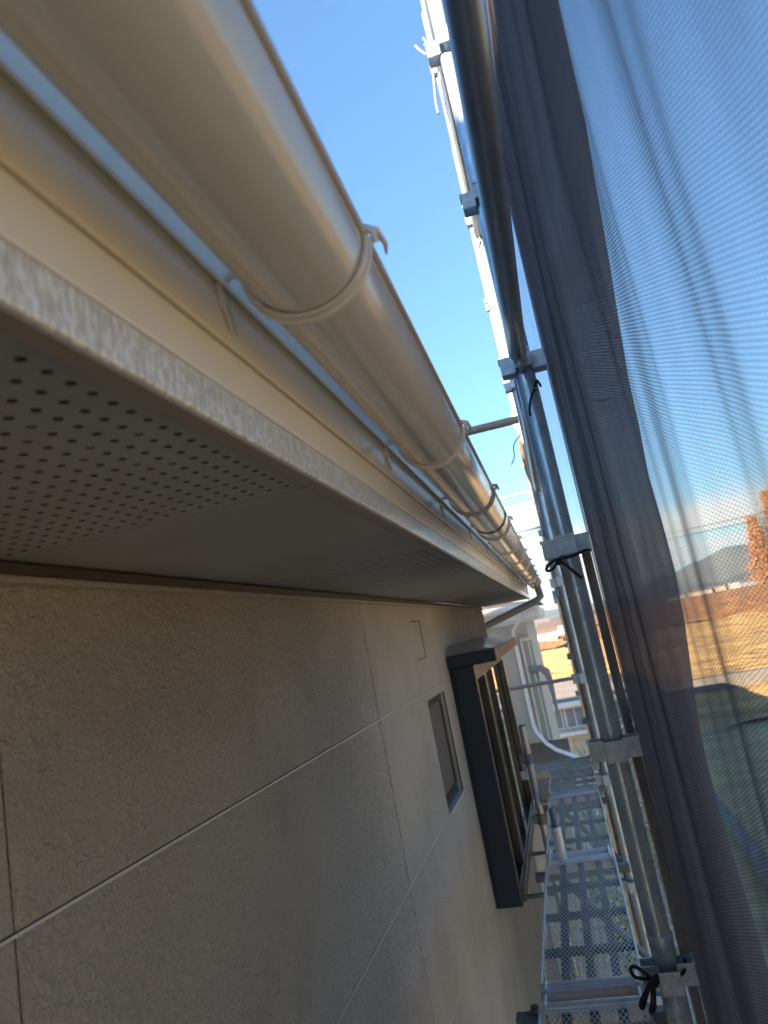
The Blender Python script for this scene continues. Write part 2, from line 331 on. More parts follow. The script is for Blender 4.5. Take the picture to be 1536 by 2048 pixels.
# ---------------------------------------------------------------- house
H = thing('house', 'beige textured house wall with deep perforated eave and painted half-round gutter', 'house', (-0.563, 5.67, 0))
XW = -0.563; TH = 0.016
ROWS = [0.168, -0.201, -0.664, -1.105, -1.56, -2.02, -2.48, -2.94, -3.4, -3.86, -4.32, -4.78, -5.2]
COLS = [-3.52, -2.12, -0.72, 0.628, 2.08, 3.48, 4.88, 5.67]
b = MB(); b.box(-8.0, XW - TH - 0.002, -9.0, 5.66, 0.0, Z(0.16)); b.build('wall', M['wall_core'], H, kind=None)
gp = 0.0028
def ring_board(y0, y1, z0, z1, hole=None):
    b = MB(); x0, x1 = XW - TH, XW
    if not hole: b.bbox(x0, x1, y0, y1, z0, z1, 0.0022)
    else:
        a, c, d, e = hole
        b.box(x0, x1, y0, a, z0, z1); b.box(x0, x1, c, y1, z0, z1)
        if e < z1 - 0.002: b.box(x0, x1, a + 1e-4, c - 1e-4, e, z1)
        if d > z0 + 0.002: b.box(x0, x1, a + 1e-4, c - 1e-4, z0, d)
    return b
SW = (2.83, 3.21, -0.655, -0.236)
import numpy as np
def stucco_board(y0, y1, z0, z1, seed):
    """sprayed stucco relief as real geometry on the boards close to the camera"""
    st = 0.0021; ny = int((y1 - y0) / st); nz_ = int((z1 - z0) / st); rg = np.random.default_rng(seed)
    def sm(a, k):
        for _ in range(k):
            a = (np.roll(a, 1, 0) + a * 2 + np.roll(a, -1, 0)) / 4; a = (np.roll(a, 1, 1) + a * 2 + np.roll(a, -1, 1)) / 4
        return a / a.std()
    h = sm(rg.standard_normal((nz_ + 1, ny + 1)), 2) * 0.55 + sm(rg.standard_normal((nz_ + 1, ny + 1)), 7) * 0.6
    h = np.tanh(h * 0.8) * 0.0019
    e = np.minimum.outer(np.minimum(np.arange(nz_ + 1), np.arange(nz_ + 1)[::-1]), np.minimum(np.arange(ny + 1), np.arange(ny + 1)[::-1])); h = np.where(e < 2, -0.0015, h)
    Yg, Zg = np.meshgrid(np.linspace(y0, y1, ny + 1), np.linspace(z0, z1, nz_ + 1))
    co = np.stack([XW + h, Yg, Zg], -1).reshape(-1, 3); n = ny + 1
    i = (np.arange(nz_)[:, None] * n + np.arange(ny)[None, :]).reshape(-1); q = np.stack([i, i + 1, i + n + 1, i + n], -1)
    base = len(co); x0 = XW - TH
    back = np.array([(x0, y0, z0), (x0, y1, z0), (x0, y1, z1), (x0, y0, z1)]); co = np.vstack([co, back])
    a, b_, c_, d_ = 0, ny, nz_ * n + ny, nz_ * n
    q = np.vstack([q, [(base, base + 1, b_, a), (base + 1, base + 2, c_, b_), (base + 2, base + 3, d_, c_), (base + 3, base, a, d_), (base, base + 3, base + 2, base + 1)]])
    co = co - np.array(H['_o']); me = bpy.data.meshes.new('siding_board'); me.vertices.add(len(co)); me.vertices.foreach_set('co', co.ravel())
    me.loops.add(len(q) * 4); me.loops.foreach_set('vertex_index', q.ravel().astype(np.int32)); me.polygons.add(len(q)); me.polygons.foreach_set('loop_start', np.arange(len(q), dtype=np.int32) * 4)
    sm_ = np.ones(len(q), dtype=bool); sm_[-5:] = False; me.update(calc_edges=True); me.polygons.foreach_set('use_smooth', sm_); me.validate(); me.materials.append(M['wall'])
    o = bpy.data.objects.new('siding_board', me); COL.objects.link(o); o.parent = H
for r in range(len(ROWS) - 1):
    z1, z0 = ROWS[r] - (gp if r else 0), ROWS[r + 1] + gp
    for k in range(len(COLS) - 1):
        y0, y1 = COLS[k] + 0.0015, COLS[k + 1] - 0.0015
        hole = None
        if r == 1 and k == 4: hole = (SW[0], SW[1], Z(SW[2]), Z(SW[3]))
        if r == 0 and k == 4: hole = (2.80, 3.0, Z(-0.075), Z(0.082))
        if k == 3 and r < 3: stucco_board(y0, y1, Z(z0), Z(z1), r); continue
        ring_board(y0, y1, Z(z0), Z(z1), hole).build('siding_board', M['wall'], H)
b = MB()
for r in range(1, len(ROWS) - 1): b.box(XW - TH, XW - 0.0012, -3.5, 5.66, Z(ROWS[r] - 0.0027), Z(ROWS[r] + 0.0006))
b.build('joint_sealant', M['caulk'], H)
b = MB(); b.bbox(XW - TH + 0.002, XW - 0.005, 2.803, 2.997, Z(-0.072), Z(0.079), 0.002); b.build('patch_panel', M['wall'], H)
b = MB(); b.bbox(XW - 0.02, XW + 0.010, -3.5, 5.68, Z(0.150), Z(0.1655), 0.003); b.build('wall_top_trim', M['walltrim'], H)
b = MB(); b.bbox(XW - 0.02, XW + 0.016, -3.5, 5.685, Z(0.141), Z(0.1495), 0.003); b.build('wall_top_trim', M['wall'], H)
# end wall, facing away
# corner strip
b = MB(); b.bbox(XW - 0.05, XW + 0.006, 5.655, 5.69, 0.0, Z(0.14), 0.003); b.build('corner_trim', M['wall'], H)

# soffit panels, alternate ones perforated with real holes
SX0, SX1 = XW + 0.0, -0.197
joints = [-2.12, -1.42, -0.72, -0.04, 0.657, 1.352, 2.05, 2.75, 3.45, 4.15, 4.85, 5.55, 6.04]
def perforated(y0, y1, seg):
    b = MB(); b2 = MB(); p = 0.0186; z = Z(0.168); nyc = int((y1 - y0 - 0.010) / p); nxc = 19
    ox = -0.203 + p / 2; oy = y0 + (y1 - y0 - nyc * p) / 2; xs = ox - nxc * p
    hr = 0.0033
    for j in range(nyc):
        for i in range(nxc):
            cx = xs + (i + 0.5) * p; cy = oy + (j + 0.5) * p; h = p / 2
            rnd = random.random()
            depth = 0.0055 if rnd > 0.14 else 0.0012     # some holes are filled with paint
            rg = [(cx + hr * math.cos(2 * math.pi * (k + .5) / seg), cy + hr * math.sin(2 * math.pi * (k + .5) / seg)) for k in range(seg)]
            sq = []
            for (x, y) in rg:
                dx, dy = x - cx, y - cy; q = max(abs(dx), abs(dy)); sq.append((cx + dx / q * h, cy + dy / q * h))
            if seg == 4: sq = [(cx + a * h, cy + c * h) for a, c in ((1, 1), (-1, 1), (-1, -1), (1, -1))]
            vs = [(x, y, z) for x, y in sq] + [(x, y, z) for x, y in rg] + [(x, y, z + depth) for x, y in rg]
            fs = [(k, k + seg, (k + 1) % seg + seg, (k + 1) % seg) for k in range(seg)]
            hole = [(seg + k, 2 * seg + k, 2 * seg + (k + 1) % seg, seg + (k + 1) % seg) for k in range(seg)]
            # corners of the cell between ring points
            b.add(vs, fs); b2.add(vs, hole)
            if seg == 8:
                cs = [(cx + h, cy + h), (cx - h, cy + h), (cx - h, cy - h), (cx + h, cy - h)]
                for ci, kk in enumerate((0, 2, 4, 6)):
                    b.add([(sq[kk][0], sq[kk][1], z), (cs[ci][0], cs[ci][1], z), (sq[kk + 1][0], sq[kk + 1][1], z)], [(0, 2, 1)])
            if depth < 0.003: b.add([(x, y, z + depth) for x, y in rg], [tuple(range(seg - 1, -1, -1))])
    # solid margins
    for (xa, xb, ya, yb) in ((SX0, xs, y0, y1), (xs + nxc * p, SX1, y0, y1), (xs, xs + nxc * p, y0, oy), (xs, xs + nxc * p, oy + nyc * p, y1)):
        b.add([(xa, ya, z), (xb, ya, z), (xb, yb, z), (xa, yb, z)], [(3, 2, 1, 0)])
    return b, b2
for k in range(len(joints) - 1):
    y0, y1 = joints[k] + 0.0014, joints[k + 1] - 0.0014
    if k % 2 == 1 and k < 9:
        pa, pb = perforated(y0, y1, 8 if k < 4 else 4)
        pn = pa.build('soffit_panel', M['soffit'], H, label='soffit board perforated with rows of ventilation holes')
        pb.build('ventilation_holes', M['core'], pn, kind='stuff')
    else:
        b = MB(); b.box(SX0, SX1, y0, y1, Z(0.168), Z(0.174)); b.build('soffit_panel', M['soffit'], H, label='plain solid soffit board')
b = MB(); rn = random.Random(5)
for yj in joints[1:-1]:
    for dy in (-0.014, 0.014):
        for k in range(5):
            xx = -0.225 - k * 0.078 + rn.uniform(-.003, .003); yy = yj + dy + rn.uniform(-.002, .002)
            b.tube([(xx, yy, Z(0.1683)), (xx, yy, Z(0.1672))], [0.0022, 0.0016], 8)
b.build('nail_heads', M['soffit'], H, kind='stuff')
b = MB(); b.box(SX0 - 0.02, SX1, -2.12, 6.04, Z(0.176), Z(0.180)); b.build('soffit_backing', M['dark'], H)  # black sheet painted as the shaded cavity behind the holes
b = MB(); b.prism([(-0.199, Z(0.1605)), (-0.1865, Z(0.1605)), (-0.1865, Z(0.19)), (-0.199, Z(0.19))], -2.2, 6.05); b.build('soffit_channel', M['channel'], H)
# fascia in three stepped bands
b = MB(); b.bbox(-0.2, -0.1835, -2.2, 6.06, Z(0.1625), Z(0.1925), 0.002); b.build('fascia_trim', M['trim'], H, label='glossy bottom trim of the fascia with brushed pale streaks')
b = MB(); b.bbox(-0.2, -0.186, -2.2, 6.055, Z(0.1958), Z(0.2310), 0.0016); b.build('fascia_board', M['fascia'], H)
b = MB(); b.bbox(-0.2, -0.185, -2.2, 6.055, Z(0.2345), Z(0.362), 0.0016); b.build('fascia_board', M['fascia'], H)
b = MB(); b.box(-0.205, -0.1935, -2.19, 6.05, Z(0.17), Z(0.34)); b.build('fascia_backing', M['channel'], H)
# drip flashing between fascia and gutter
b = MB(); b.prism([(-0.1845, Z(0.282)), (-0.178, Z(0.2755)), (-0.1765, Z(0.2760)), (-0.178, Z(0.365)), (-0.1845, Z(0.365))], -2.2, 6.06)
b.build('drip_flashing', M['flash'], H, label='pale metal drip flashing behind the gutter')
# hip roof slab with thickness, out of view; pitch steepened to shade the nets
RX = -0.135; s = 0.66; xr = -4.28; zr = Z(0.39) + (RX - xr) * s; ye = 6.1; yr = ye - (RX - xr); xl = 2 * xr - RX; yb = -9.4; ybr = yb + (RX - xr)
b = MB(); t = 0.035
top = [(RX, yb, Z(0.39)), (RX, ye, Z(0.39)), (xl, ye, Z(0.39)), (xl, yb, Z(0.39)), (xr, ybr, zr), (xr, yr, zr)]
b.add(top + [(x, y, z - t) for x, y, z in top], [(0, 1, 5, 4), (1, 2, 5), (2, 3, 4, 5), (3, 0, 4), (0, 6, 7, 1), (1, 7, 8, 2), (2, 8, 9, 3), (3, 9, 6, 0), (9, 8, 7, 6)])
b.build('roof', M['roof'], H)

# gutter (half round)
GX, GZ, GR, GT = -0.1156, 0.279, 0.0452, 0.0022
def arc(r, a0, a1, n, cx=GX, cz=GZ): return [(cx + r * math.cos(a0 + (a1 - a0) * k / n), cz + r * math.sin(a0 + (a1 - a0) * k / n)) for k in range(n + 1)]
TA, TB = math.radians(180), math.radians(360)
outer = arc(GR, TA, TB, 30)
inner = arc(GR - GT, TB, TA, 30)
gut = MB(); gut.strip([(x, Z(z)) for x, z in outer + inner], -2.2, 6.02, ny=60, wob=0.0006)
gutter = gut.build('gutter', M['gutter'], H, label='glossy taupe half-round gutter', auto=50)
b = MB(); LX, LZ = GX + GR - 0.0015, GZ + 0.001
pts = [(LX, -2.2 + 8.22 * k / 60, Z(LZ) + 0.0006 * noise.noise(Vector(((-2.2 + 8.22 * k / 60) * 1.3, 0, 0)))) for k in range(61)]
b.tube(pts, 0.0048, 12); b.build('lip', M['lip'], gutter)
b = MB()
for yy in (6.015,):
    o_ = [(GX, Z(GZ))] + [(x, Z(z)) for x, z in arc(GR + 0.001, math.pi, 2 * math.pi, 20)]
    b.prism(o_[::1], yy, yy + 0.006)
b.build('end_cap', M['gutter'], gutter)
def bracket(y):
    b = MB(); w = 0.0075
    R0, R1 = GR + 0.0006, GR + 0.0030
    a0, a1 = math.radians(178), math.radians(362); n = 34
    ins = arc(R0, a0, a1, n); ous = arc(R1, a0, a1, n); vs = []
    for (xi, zi), (xo, zo) in zip(ins, ous): vs += [(xi, y - w, Z(zi)), (xo, y - w, Z(zo)), (xo, y + w, Z(zo)), (xi, y + w, Z(zi))]
    fs = []
    for k in range(n):
        for q in range(4): fs.append((k * 4 + q, k * 4 + (q + 1) % 4, (k + 1) * 4 + (q + 1) % 4, (k + 1) * 4 + q))
    fs += [(3, 2, 1, 0), (n * 4, n * 4 + 1, n * 4 + 2, n * 4 + 3)]
    b.add(vs, fs, False)
    o = b.build('bracket', M['hanger'], gutter)
    b = MB()
    # raised spine of the strap
    b.tube([(x, y + 0.001, Z(z)) for x, z in arc(R1 + 0.0004, math.radians(181), math.radians(359), 26)], 0.0018, 6)
    # arm back to the fascia and nail plate hanging down it
    b.tube([(-0.1612, y, Z(0.276)), (-0.171, y + 0.001, Z(0.2835)), (-0.1835, y + 0.003, Z(0.279)), (-0.1835, y + 0.006, Z(0.262))], 0.0034, 7)
    b.add([(-0.1842, y - 0.002, Z(0.277)), (-0.1842, y + 0.009, Z(0.277)), (-0.1842, y + 0.021, Z(0.246)), (-0.1842, y + 0.013, Z(0.2455)),
           (-0.1815, y - 0.002, Z(0.277)), (-0.1815, y + 0.009, Z(0.277)), (-0.1815, y + 0.021, Z(0.246)), (-0.1815, y + 0.013, Z(0.2455))],
          [(0, 1, 2, 3), (7, 6, 5, 4), (0, 4, 5, 1), (1, 5, 6, 2), (2, 6, 7, 3), (3, 7, 4, 0)])
    # hook twisted round the lip
    hx = LX; hz = Z(LZ)
    b.tube([(hx - 0.008, y - 0.001, hz - 0.004), (hx - 0.006, y, hz + 0.006), (hx + 0.001, y + 0.001, hz + 0.0085), (hx + 0.008, y + 0.003, hz + 0.003), (hx + 0.0085, y + 0.006, hz - 0.004)], 0.0026, 7)
    b.tube([(hx + 0.003, y + 0.002, hz + 0.007), (hx + 0.010, y + 0.008, hz + 0.006), (hx + 0.013, y + 0.020, hz + 0.001), (hx + 0.0115, y + 0.026, hz - 0.003)], [0.003, 0.0028, 0.002, 0.001], 7)
    b.tube([(hx - 0.003, y, hz + 0.006), (hx - 0.003, y - 0.002, hz + 0.012), (hx - 0.0045, y - 0.001, hz + 0.016)], [0.0025, 0.002, 0.001], 6)
    b.build('hook', M['hanger'], o)
for yb_ in (-0.07, 0.447, 0.968, 1.475, 1.98, 2.48, 2.99, 3.5, 4.0, 4.5, 5.0, 5.5, 5.9): bracket(yb_)
for ys in (1.86,):
    b = MB(); b.strip([(x, Z(z)) for x, z in arc(GR + 0.0035, TA, TB, 24) + arc(GR + 0.001, TB, TA, 24)], ys - 0.03, ys + 0.03); b.build('joint_sleeve', M['gutter'], gutter, auto=40)
# branch pipe from the gutter end back to the wall corner, then down
b = MB(); b.tube([(-0.105, 5.92, Z(0.25)), (-0.095, 5.91, Z(0.165)), (-0.14, 5.90, Z(0.135)), (-0.55, 5.86, Z(0.022)), (-0.60, 5.85, Z(0.008))], 0.029, 16)
b.build('downpipe_branch', principled('branch_pipe_grey', (0.42, 0.42, 0.41), 0.4), H, label='grey branch pipe running from gutter end to wall corner')

# small frosted window
b = MB(); x1 = XW - 0.004; fr = 0.030
y0, y1, z0, z1 = SW[0], SW[1], Z(SW[2]), Z(SW[3])
win = None
b.box(XW - 0.055, XW - 0.012, y0, y0 + fr, z0, z1); b.box(XW - 0.055, XW - 0.012, y1 - fr, y1, z0, z1)
b.box(XW - 0.055, XW - 0.012, y0 + fr, y1 - fr, z1 - fr, z1); b.box(XW - 0.055, XW - 0.012, y0 + fr, y1 - fr, z0, z0 + fr * 1.3)
win = b.build('window', M['navyg'], H, label='small window with frosted pane and dark frame beside the bay window')
b = MB(); b.box(XW - 0.045, XW - 0.038, y0 + fr, y1 - fr, z0 + fr * 1.3, z1 - fr); b.build('pane', M['frost'], win)
b = MB(); b.bbox(XW - 0.010, XW + 0.014, y0 - 0.004, y1 + 0.012, z0 - 0.010, z0 - 0.001, 0.002); b.build('sill', M['caulk'], win)
b = MB(); b.bbox(XW - 0.010, XW + 0.006, y1 + 0.001, y1 + 0.010, z0, z1, 0.002); b.build('side_trim', M['navyg'], win)

# bay window
BY0, BY1 = 3.495, 5.22; BX = -0.446
b = MB(); b.bbox(XW + 0.001, BX - 0.012, BY0, BY0 + 0.03, Z(-1.25), Z(-0.163), 0.003)
bay = b.build('bay_window', M['navy'], H, label='projecting bay window with navy side cheek and visor')
b = MB(); b.bbox(XW + 0.02, BX + 0.004, BY0 - 0.006, BY0 + 0.001, Z(-1.25), Z(-0.163), 0.002); b.build('cheek_panel', M['navy'], bay)
b = MB(); b.bbox(BX - 0.011, BX + 0.006, BY0 + 0.002, BY0 + 0.04, Z(-1.255), Z(-0.163), 0.003); b.build('corner_post', M['navyg'], bay)
b = MB(); b.bbox(XW + 0.001, BX - 0.012, BY1 - 0.03, BY1, Z(-1.25), Z(-0.163), 0.003); b.build('cheek_panel', M['navy'], bay)
# visor: shallow box with a hipped lid
b = MB(); b.bbox(XW + 0.001, -0.325, BY0 - 0.02, BY1 + 0.02, Z(-0.161), Z(-0.100), 0.002); b.build('visor', M['navy'], bay)
b = MB(); b.bbox(-0.3245, -0.320, BY0 - 0.02, BY1 + 0.02, Z(-0.158), Z(-0.101), 0.001); b.build('visor_face', M['visorface'], bay)
b = MB(); a_ = [(XW + 0.001, BY0 - 0.024, Z(-0.098)), (-0.320, BY0 - 0.024, Z(-0.098)), (-0.320, BY1 + 0.02, Z(-0.098)), (XW + 0.001, BY1 + 0.02, Z(-0.098)), (XW + 0.001, BY0 + 0.10, Z(-0.052)), (XW + 0.001, BY1 - 0.1, Z(-0.052))]
b.add(a_, [(0, 1, 4), (1, 2, 5, 4), (2, 3, 5), (0, 3, 2, 1)]); b.build('visor_lid', M['visor'], bay)
# window frame, stiles, glass, sill
b = MB(); b.box(BX - 0.008, BX + 0.004, BY0 + 0.041, BY1 - 0.031, Z(-0.235), Z(-0.163)); b.build('head_frame', M['cream'], bay)
b = MB(); b.box(BX - 0.030, BX - 0.024, BY0 + 0.05, BY1 - 0.04, Z(-1.2), Z(-0.236)); b.build('pane', M['glass'], bay)
for yy, ww, xo in ((3.585, 0.012, 0.0), (3.865, 0.05, 0.012), (4.42, 0.03, -0.006), (5.11, 0.06, 0.014)):
    b = MB(); b.bbox(BX - 0.023, BX + xo, yy - ww / 2, yy + ww / 2, Z(-1.19), Z(-0.237), 0.003); b.build('stile', M['navyg'], bay)
b = MB(); b.bbox(BX - 0.03, BX + 0.020, BY0 + 0.041, BY1 - 0.031, Z(-1.25), Z(-1.195), 0.003); b.build('bottom_rail', M['navyg'], bay)
b = MB(); b.bbox(BX - 0.022, BX + 0.008, BY0 + 0.041, BY1 - 0.06, Z(-1.193), Z(-1.172), 0.002); b.build('bottom_rail', M['navyg'], bay)

# ---------------------------------------------------------------- scaffold posts
PX = 0.055
def pocket(parent, ang, z, r=0.0243, y0=None, px=PX, py=0):
    """open-topped steel U box welded to the post, opening upwards"""
    b = MB(); w, d, h, t = 0.021, 0.030, 0.043, 0.0032
    zt, zb = z + h / 2, z - h / 2
    b.box(-w, w, r + d - t, r + d, zb, zt)            # front plate
    b.box(-w, -w + t, r - 0.006, r + d - t - 1e-4, zb, zt); b.box(w - t, w, r - 0.006, r + d - t - 1e-4, zb, zt)
    b.box(-w, w, r + d, r + d + 0.0025, zt - 0.004, zt + 0.002)       # lip along the mouth
    ca, sa = math.cos(ang), math.sin(ang); b.v = [(x * ca - y * sa + px, x * sa + y * ca + py, q) for x, y, q in b.v]
    return b.build('pocket', M['pocket'], parent)
def post(y, label, zs, top=3.2, lower_joint=None, mat='galv', bottom=0.02, px=PX, dirs=(math.pi, math.pi / 2, -math.pi / 2, 0), r=0.0243):
    p = thing('scaffold_post', label, 'scaffold post', (px, y, 0), group='upright scaffold posts')
    if lower_joint is None:
        b = MB(); b.pipe([(px, y, bottom), (px, y, Z(top))], r, r - 0.0025); b.build('tube', M[mat], p)
    else:
        b = MB(); b.pipe([(px, y, Z(lower_joint)), (px, y, Z(top))], r, r - 0.0025, 32); b.build('tube', M[mat], p)
        b = MB(); zj = Z(lower_joint)
        b.tube([(px + 0.001, y, bottom), (px + 0.001, y, zj - 0.012), (px + 0.001, y, zj - 0.002), (px + 0.001, y, zj + 0.004), (px + 0.001, y, zj + 0.006)], [r + 0.0012, r + 0.0012, r + 0.003, r + 0.002, r - 0.002], 32)
        b.build('lower_tube', M['galv2'], p, label='brighter lower tube below the spigot joint')
    for z in zs:
        for a in dirs: pocket(p, a, Z(z), r, px=px, py=y)
    b = MB(); b.box(px - 0.06, px + 0.06, y - 0.06, y + 0.06, 0.0, 0.02); b.build('base_plate', M['pocket'], p)
    return p
lv = [0.604 + 0.456 * k for k in range(5, -13, -1)]
lvp = [z for z in lv if -2.4 < z < 3.0]
P1 = post(1.70, 'galvanised scaffold post nearest the camera, beside the grey net', [z for z in lvp if z < 1.7], lower_joint=-0.692, top=1.8)
P2 = post(3.53, 'second scaffold post, sunlit cream at the top, standing behind the nearest one', [3.04, 2.10, 1.155] + [z for z in lvp if z < 0.3], top=5.4)
P3 = post(5.36, 'third scaffold post standing level with the far end of the bay window', [3.34, 2.43, 1.52] + [z for z in lvp if -1.8 < z < 0.7], mat='pale', top=5.2)
index_children()
for yy, lb in ((7.19, 'fourth scaffold post, beyond the end of the house'), (9.02, 'farthest scaffold post, at the end net')): dup(P3, (PX, yy, 0), lb)
# inner posts between planks and house
def inner(y, top, label, px=-0.276, zs=(), r=0.0175):
    p = thing('inner_scaffold_post', label, 'scaffold post', (px, y, 0), group='inner scaffold posts by the wall')
    b = MB(); b.pipe([(px, y, 0.02), (px, y, Z(top))], r, r - 0.0025); b.build('tube', M['railsteel'], p)
    b = MB(); b.tube([(px, y, Z(top)), (px, y, Z(top + 0.006))], r * 1.02, 14); b.build('cap', M['deckrib'], p)
    for z in zs:
        b = MB(); b.tube([(px, y, Z(z - 0.022)), (px, y, Z(z + 0.022))], r + 0.007, 16); b.bbox(px - 0.045, px - r, y - 0.016, y + 0.016, Z(z - 0.018), Z(z + 0.018), 0.003); b.build('clamp', M['deckrib'], p)
    b = MB(); b.box(px - 0.05, px + 0.05, y - 0.05, y + 0.05, 0.0, 0.02); b.build('base_plate', M['pocket'], p)
inner(3.53, -0.482, 'thin dark inner post rising beside the bay window at the far plank joint', zs=(-0.63, -0.9))
inner(1.76, -0.842, 'inner post ending in a clamp at the left corner of the nearest plank joint', zs=(-0.87,), px=-0.243, r=0.009)

# guard rails along the posts
def rail(y0, y1, z, label, mat='railsteel', r=0.02135, px=PX - 0.006, grp='scaffold guard rails'):
    t_ = thing('guard_rail', label, 'scaffold rail', (px, y0, Z(z)), group=grp)
    n = 6; pts = [(px, y0 + 0.05 + (y1 - y0 - 0.1) * k / n, Z(z)) for k in range(n + 1)]
    pts = [(px, y0 + 0.035, Z(z))] + pts + [(px, y1 - 0.04, Z(z) - 0.001)]; rr = [r * 0.62] + [r] * (n + 1) + [r * 0.62]
    b = MB(); b.tube(pts, rr, 24); b.build('tube', M[mat], t_)
    for yy, sgn in ((y0 + 0.035, -1), (y1 - 0.035, 1)):
        b = MB(); b.bbox(px - 0.004, px + 0.004, min(yy, yy - sgn * 0.035) if False else yy - 0.022, yy + 0.022, Z(z) - 0.036, Z(z) + 0.014, 0.0015)
        b.bbox(px - 0.013, px + 0.013, yy - 0.009, yy + 0.009, Z(z) - 0.018, Z(z) + 0.013, 0.002); b.build('wedge', M['pocket'], t_)
    return t_
rail(-0.13, 1.66, 0.606, 'thick dark guard rail overhead, running back over the camera along the net', px=0.047)
rail(1.75, 3.50, 0.606, 'guard rail between the first and second posts at eave height')
rail(3.58, 5.33, 0.606, 'guard rail between the second and third posts at eave height', mat='pale')
rail(1.75, 3.50, 1.97, 'uppermost guard rail between the first and second posts')
rail(5.41, 7.16, 0.606, 'guard rail between the third and fourth posts at eave height', mat='pale')
rail(5.41, 7.16, -0.31, 'low guard rail between the third and fourth posts beside the field', mat='pale')
rail(7.24, 9.0, 0.606, 'guard rail between the fourth and farthest posts at eave height', mat='pale')
rail(7.24, 9.0, -0.31, 'low guard rail between the fourth and farthest posts', mat='pale')
# tubes running across, over the roof edge
def cross(x0, x1, y, z, r, mat, label, dy=0.0, dz=0.0):
    b = MB(); b.tube([(0, 0, 0), (x1 - x0, dy, dz)], r, 14); o = b.build('cross_tube', M[mat]); o.location = (x0, y, Z(z)); tag(o, label, 'scaffold tube', 'tubes crossing above the eave'); return o
cross(-0.9, 0.03, 3.49, 0.972, 0.0205, 'pale', 'short cream tube crossing to the second post above the gutter')
cross(-2.2, 0.04, 8.98, 1.550, 0.0213, 'galv', 'upper dark tube at the far end, along the top of the end net')
cross(-2.2, 0.04, 8.98, 1.415, 0.016, 'galv', 'dark tube just under the top one at the far end')
cross(-2.2, 0.04, 8.98, 1.095, 0.0205, 'galv', 'lowest dark tube behind the end net')
cross(-2.2, 0.03, 8.98, -0.772, 0.024, 'cream', 'tan tube crossing low in front of the neighbouring house')

# ---------------------------------------------------------------- planks
def plank(label, y0, length, z=-0.815, x0=-0.226, w=0.232):
    t_ = thing('deck_plank', label, 'scaffold plank', (x0, y0, Z(z)), group='perforated steel scaffold planks')
    y1 = y0 + length; x1 = x0 + w; zz = Z(z)
    for xx in (x0, x1 - 0.006):
        b = MB(); b.bbox(xx, xx + 0.006, y0 + 0.03, y1 - 0.03, zz - 0.032, zz + 0.006, 0.0015); b.build('side_rail', M['deckmesh'], t_)
    for k, yy in enumerate((y0, y1)):
        s_ = 1 if k == 0 else -1; ya, yb2 = sorted((yy + s_ * 0.004, yy + s_ * 0.034))
        b = MB(); b.bbox(x0 + 0.001, x1 - 0.001, ya, yb2, zz - 0.030, zz + 0.0035, 0.004); b.tube([(x0 + 0.008, (ya + yb2) / 2, zz + 0.002), (x1 - 0.008, (ya + yb2) / 2, zz + 0.002)], 0.011, 14)
        o_ = b.build('end_bar', M['endbar'], t_)
        for xx in (x0 + 0.012, x1 - 0.020):
            b = MB(); b.bbox(xx, xx + 0.007, min(ya, ya - s_ * 0.02), max(yb2, yb2 - s_ * 0.02), zz - 0.03, zz + 0.016, 0.002); b.build('hook', M['endbar'], o_)
    for k in range(1, 4):
        xx = x0 + w * k / 4; b = MB(); b.box(xx - 0.010, xx + 0.010, y0 + 0.035, y1 - 0.035, zz - 0.018, zz - 0.004); b.build('rib', M['deckrib'], t_)
    for k in range(1, 4):
        yy = y0 + length * k / 4; b = MB(); b.box(x0 + 0.0065, x1 - 0.0065, yy - 0.014, yy + 0.014, zz - 0.017, zz - 0.0055); b.build('cross_rib', M['deckrib'], t_)
    key = round(length, 3)
    if key not in MESHES:
        b = MB(); cx, cy = 0.0112, 0.026; nx = int((w - 0.012) / cx); ny = int((length - 0.07) / cy); cx = (w - 0.012) / nx; cy = (length - 0.07) / ny
        t2, h2 = 0.00075, 0.0009
        for j in range(ny * 2):
            for i in range(nx):
                xa = 0.006 + (i + (0.5 if j % 2 else 0)) * cx; ya = 0.035 + j * cy / 2; yb3 = ya + cy / 2
                for xb in (xa - cx / 2, xa + cx / 2):
                    if xb < 0.005 or xb > w - 0.005 or xa > w - 0.005: continue
                    b.add([(xa - t2, ya, 0), (xa + t2, ya, 0), (xb + t2, yb3, 0), (xb - t2, yb3, 0), (xa - t2, ya, h2), (xa + t2, ya, h2), (xb + t2, yb3, h2), (xb - t2, yb3, h2)],
                          [(4, 5, 6, 7), (0, 4, 7, 3), (1, 2, 6, 5), (3, 2, 1, 0)])
        me = b.build('expanded_mesh', M['deckmesh']); MESHES[key] = me.data; bpy.data.objects.remove(me)
    o_ = bpy.data.objects.new('expanded_mesh', MESHES[key]); COL.objects.link(o_); o_.parent = t_; o_['kind'] = 'stuff'; o_['label'] = 'diamond pattern expanded metal surface'
    return t_
MESHES = {}
plank('nearest perforated plank, cut off by the bottom of the picture', 0.80, 0.914)
plank('perforated plank directly beyond the first pale joint bar', 1.765, 0.872)
plank('perforated plank carrying the short stub pin', 2.665, 0.872)
plank('short perforated plank farthest along the walkway', 3.565, 0.50)
b_ = plank('crosswise plank closing the far end of the walkway', 0, 0.40); b_.rotation_euler = (0, 0, math.pi / 2); b_.location = (0.03, 4.12, Z(-0.815))
plank('lower level plank seen through the mesh, nearer one', 4.2, 0.914, z=-2.63, x0=-0.42)
plank('lower level plank seen through the mesh, farther one', 5.36, 1.829, z=-2.63, x0=-0.42)
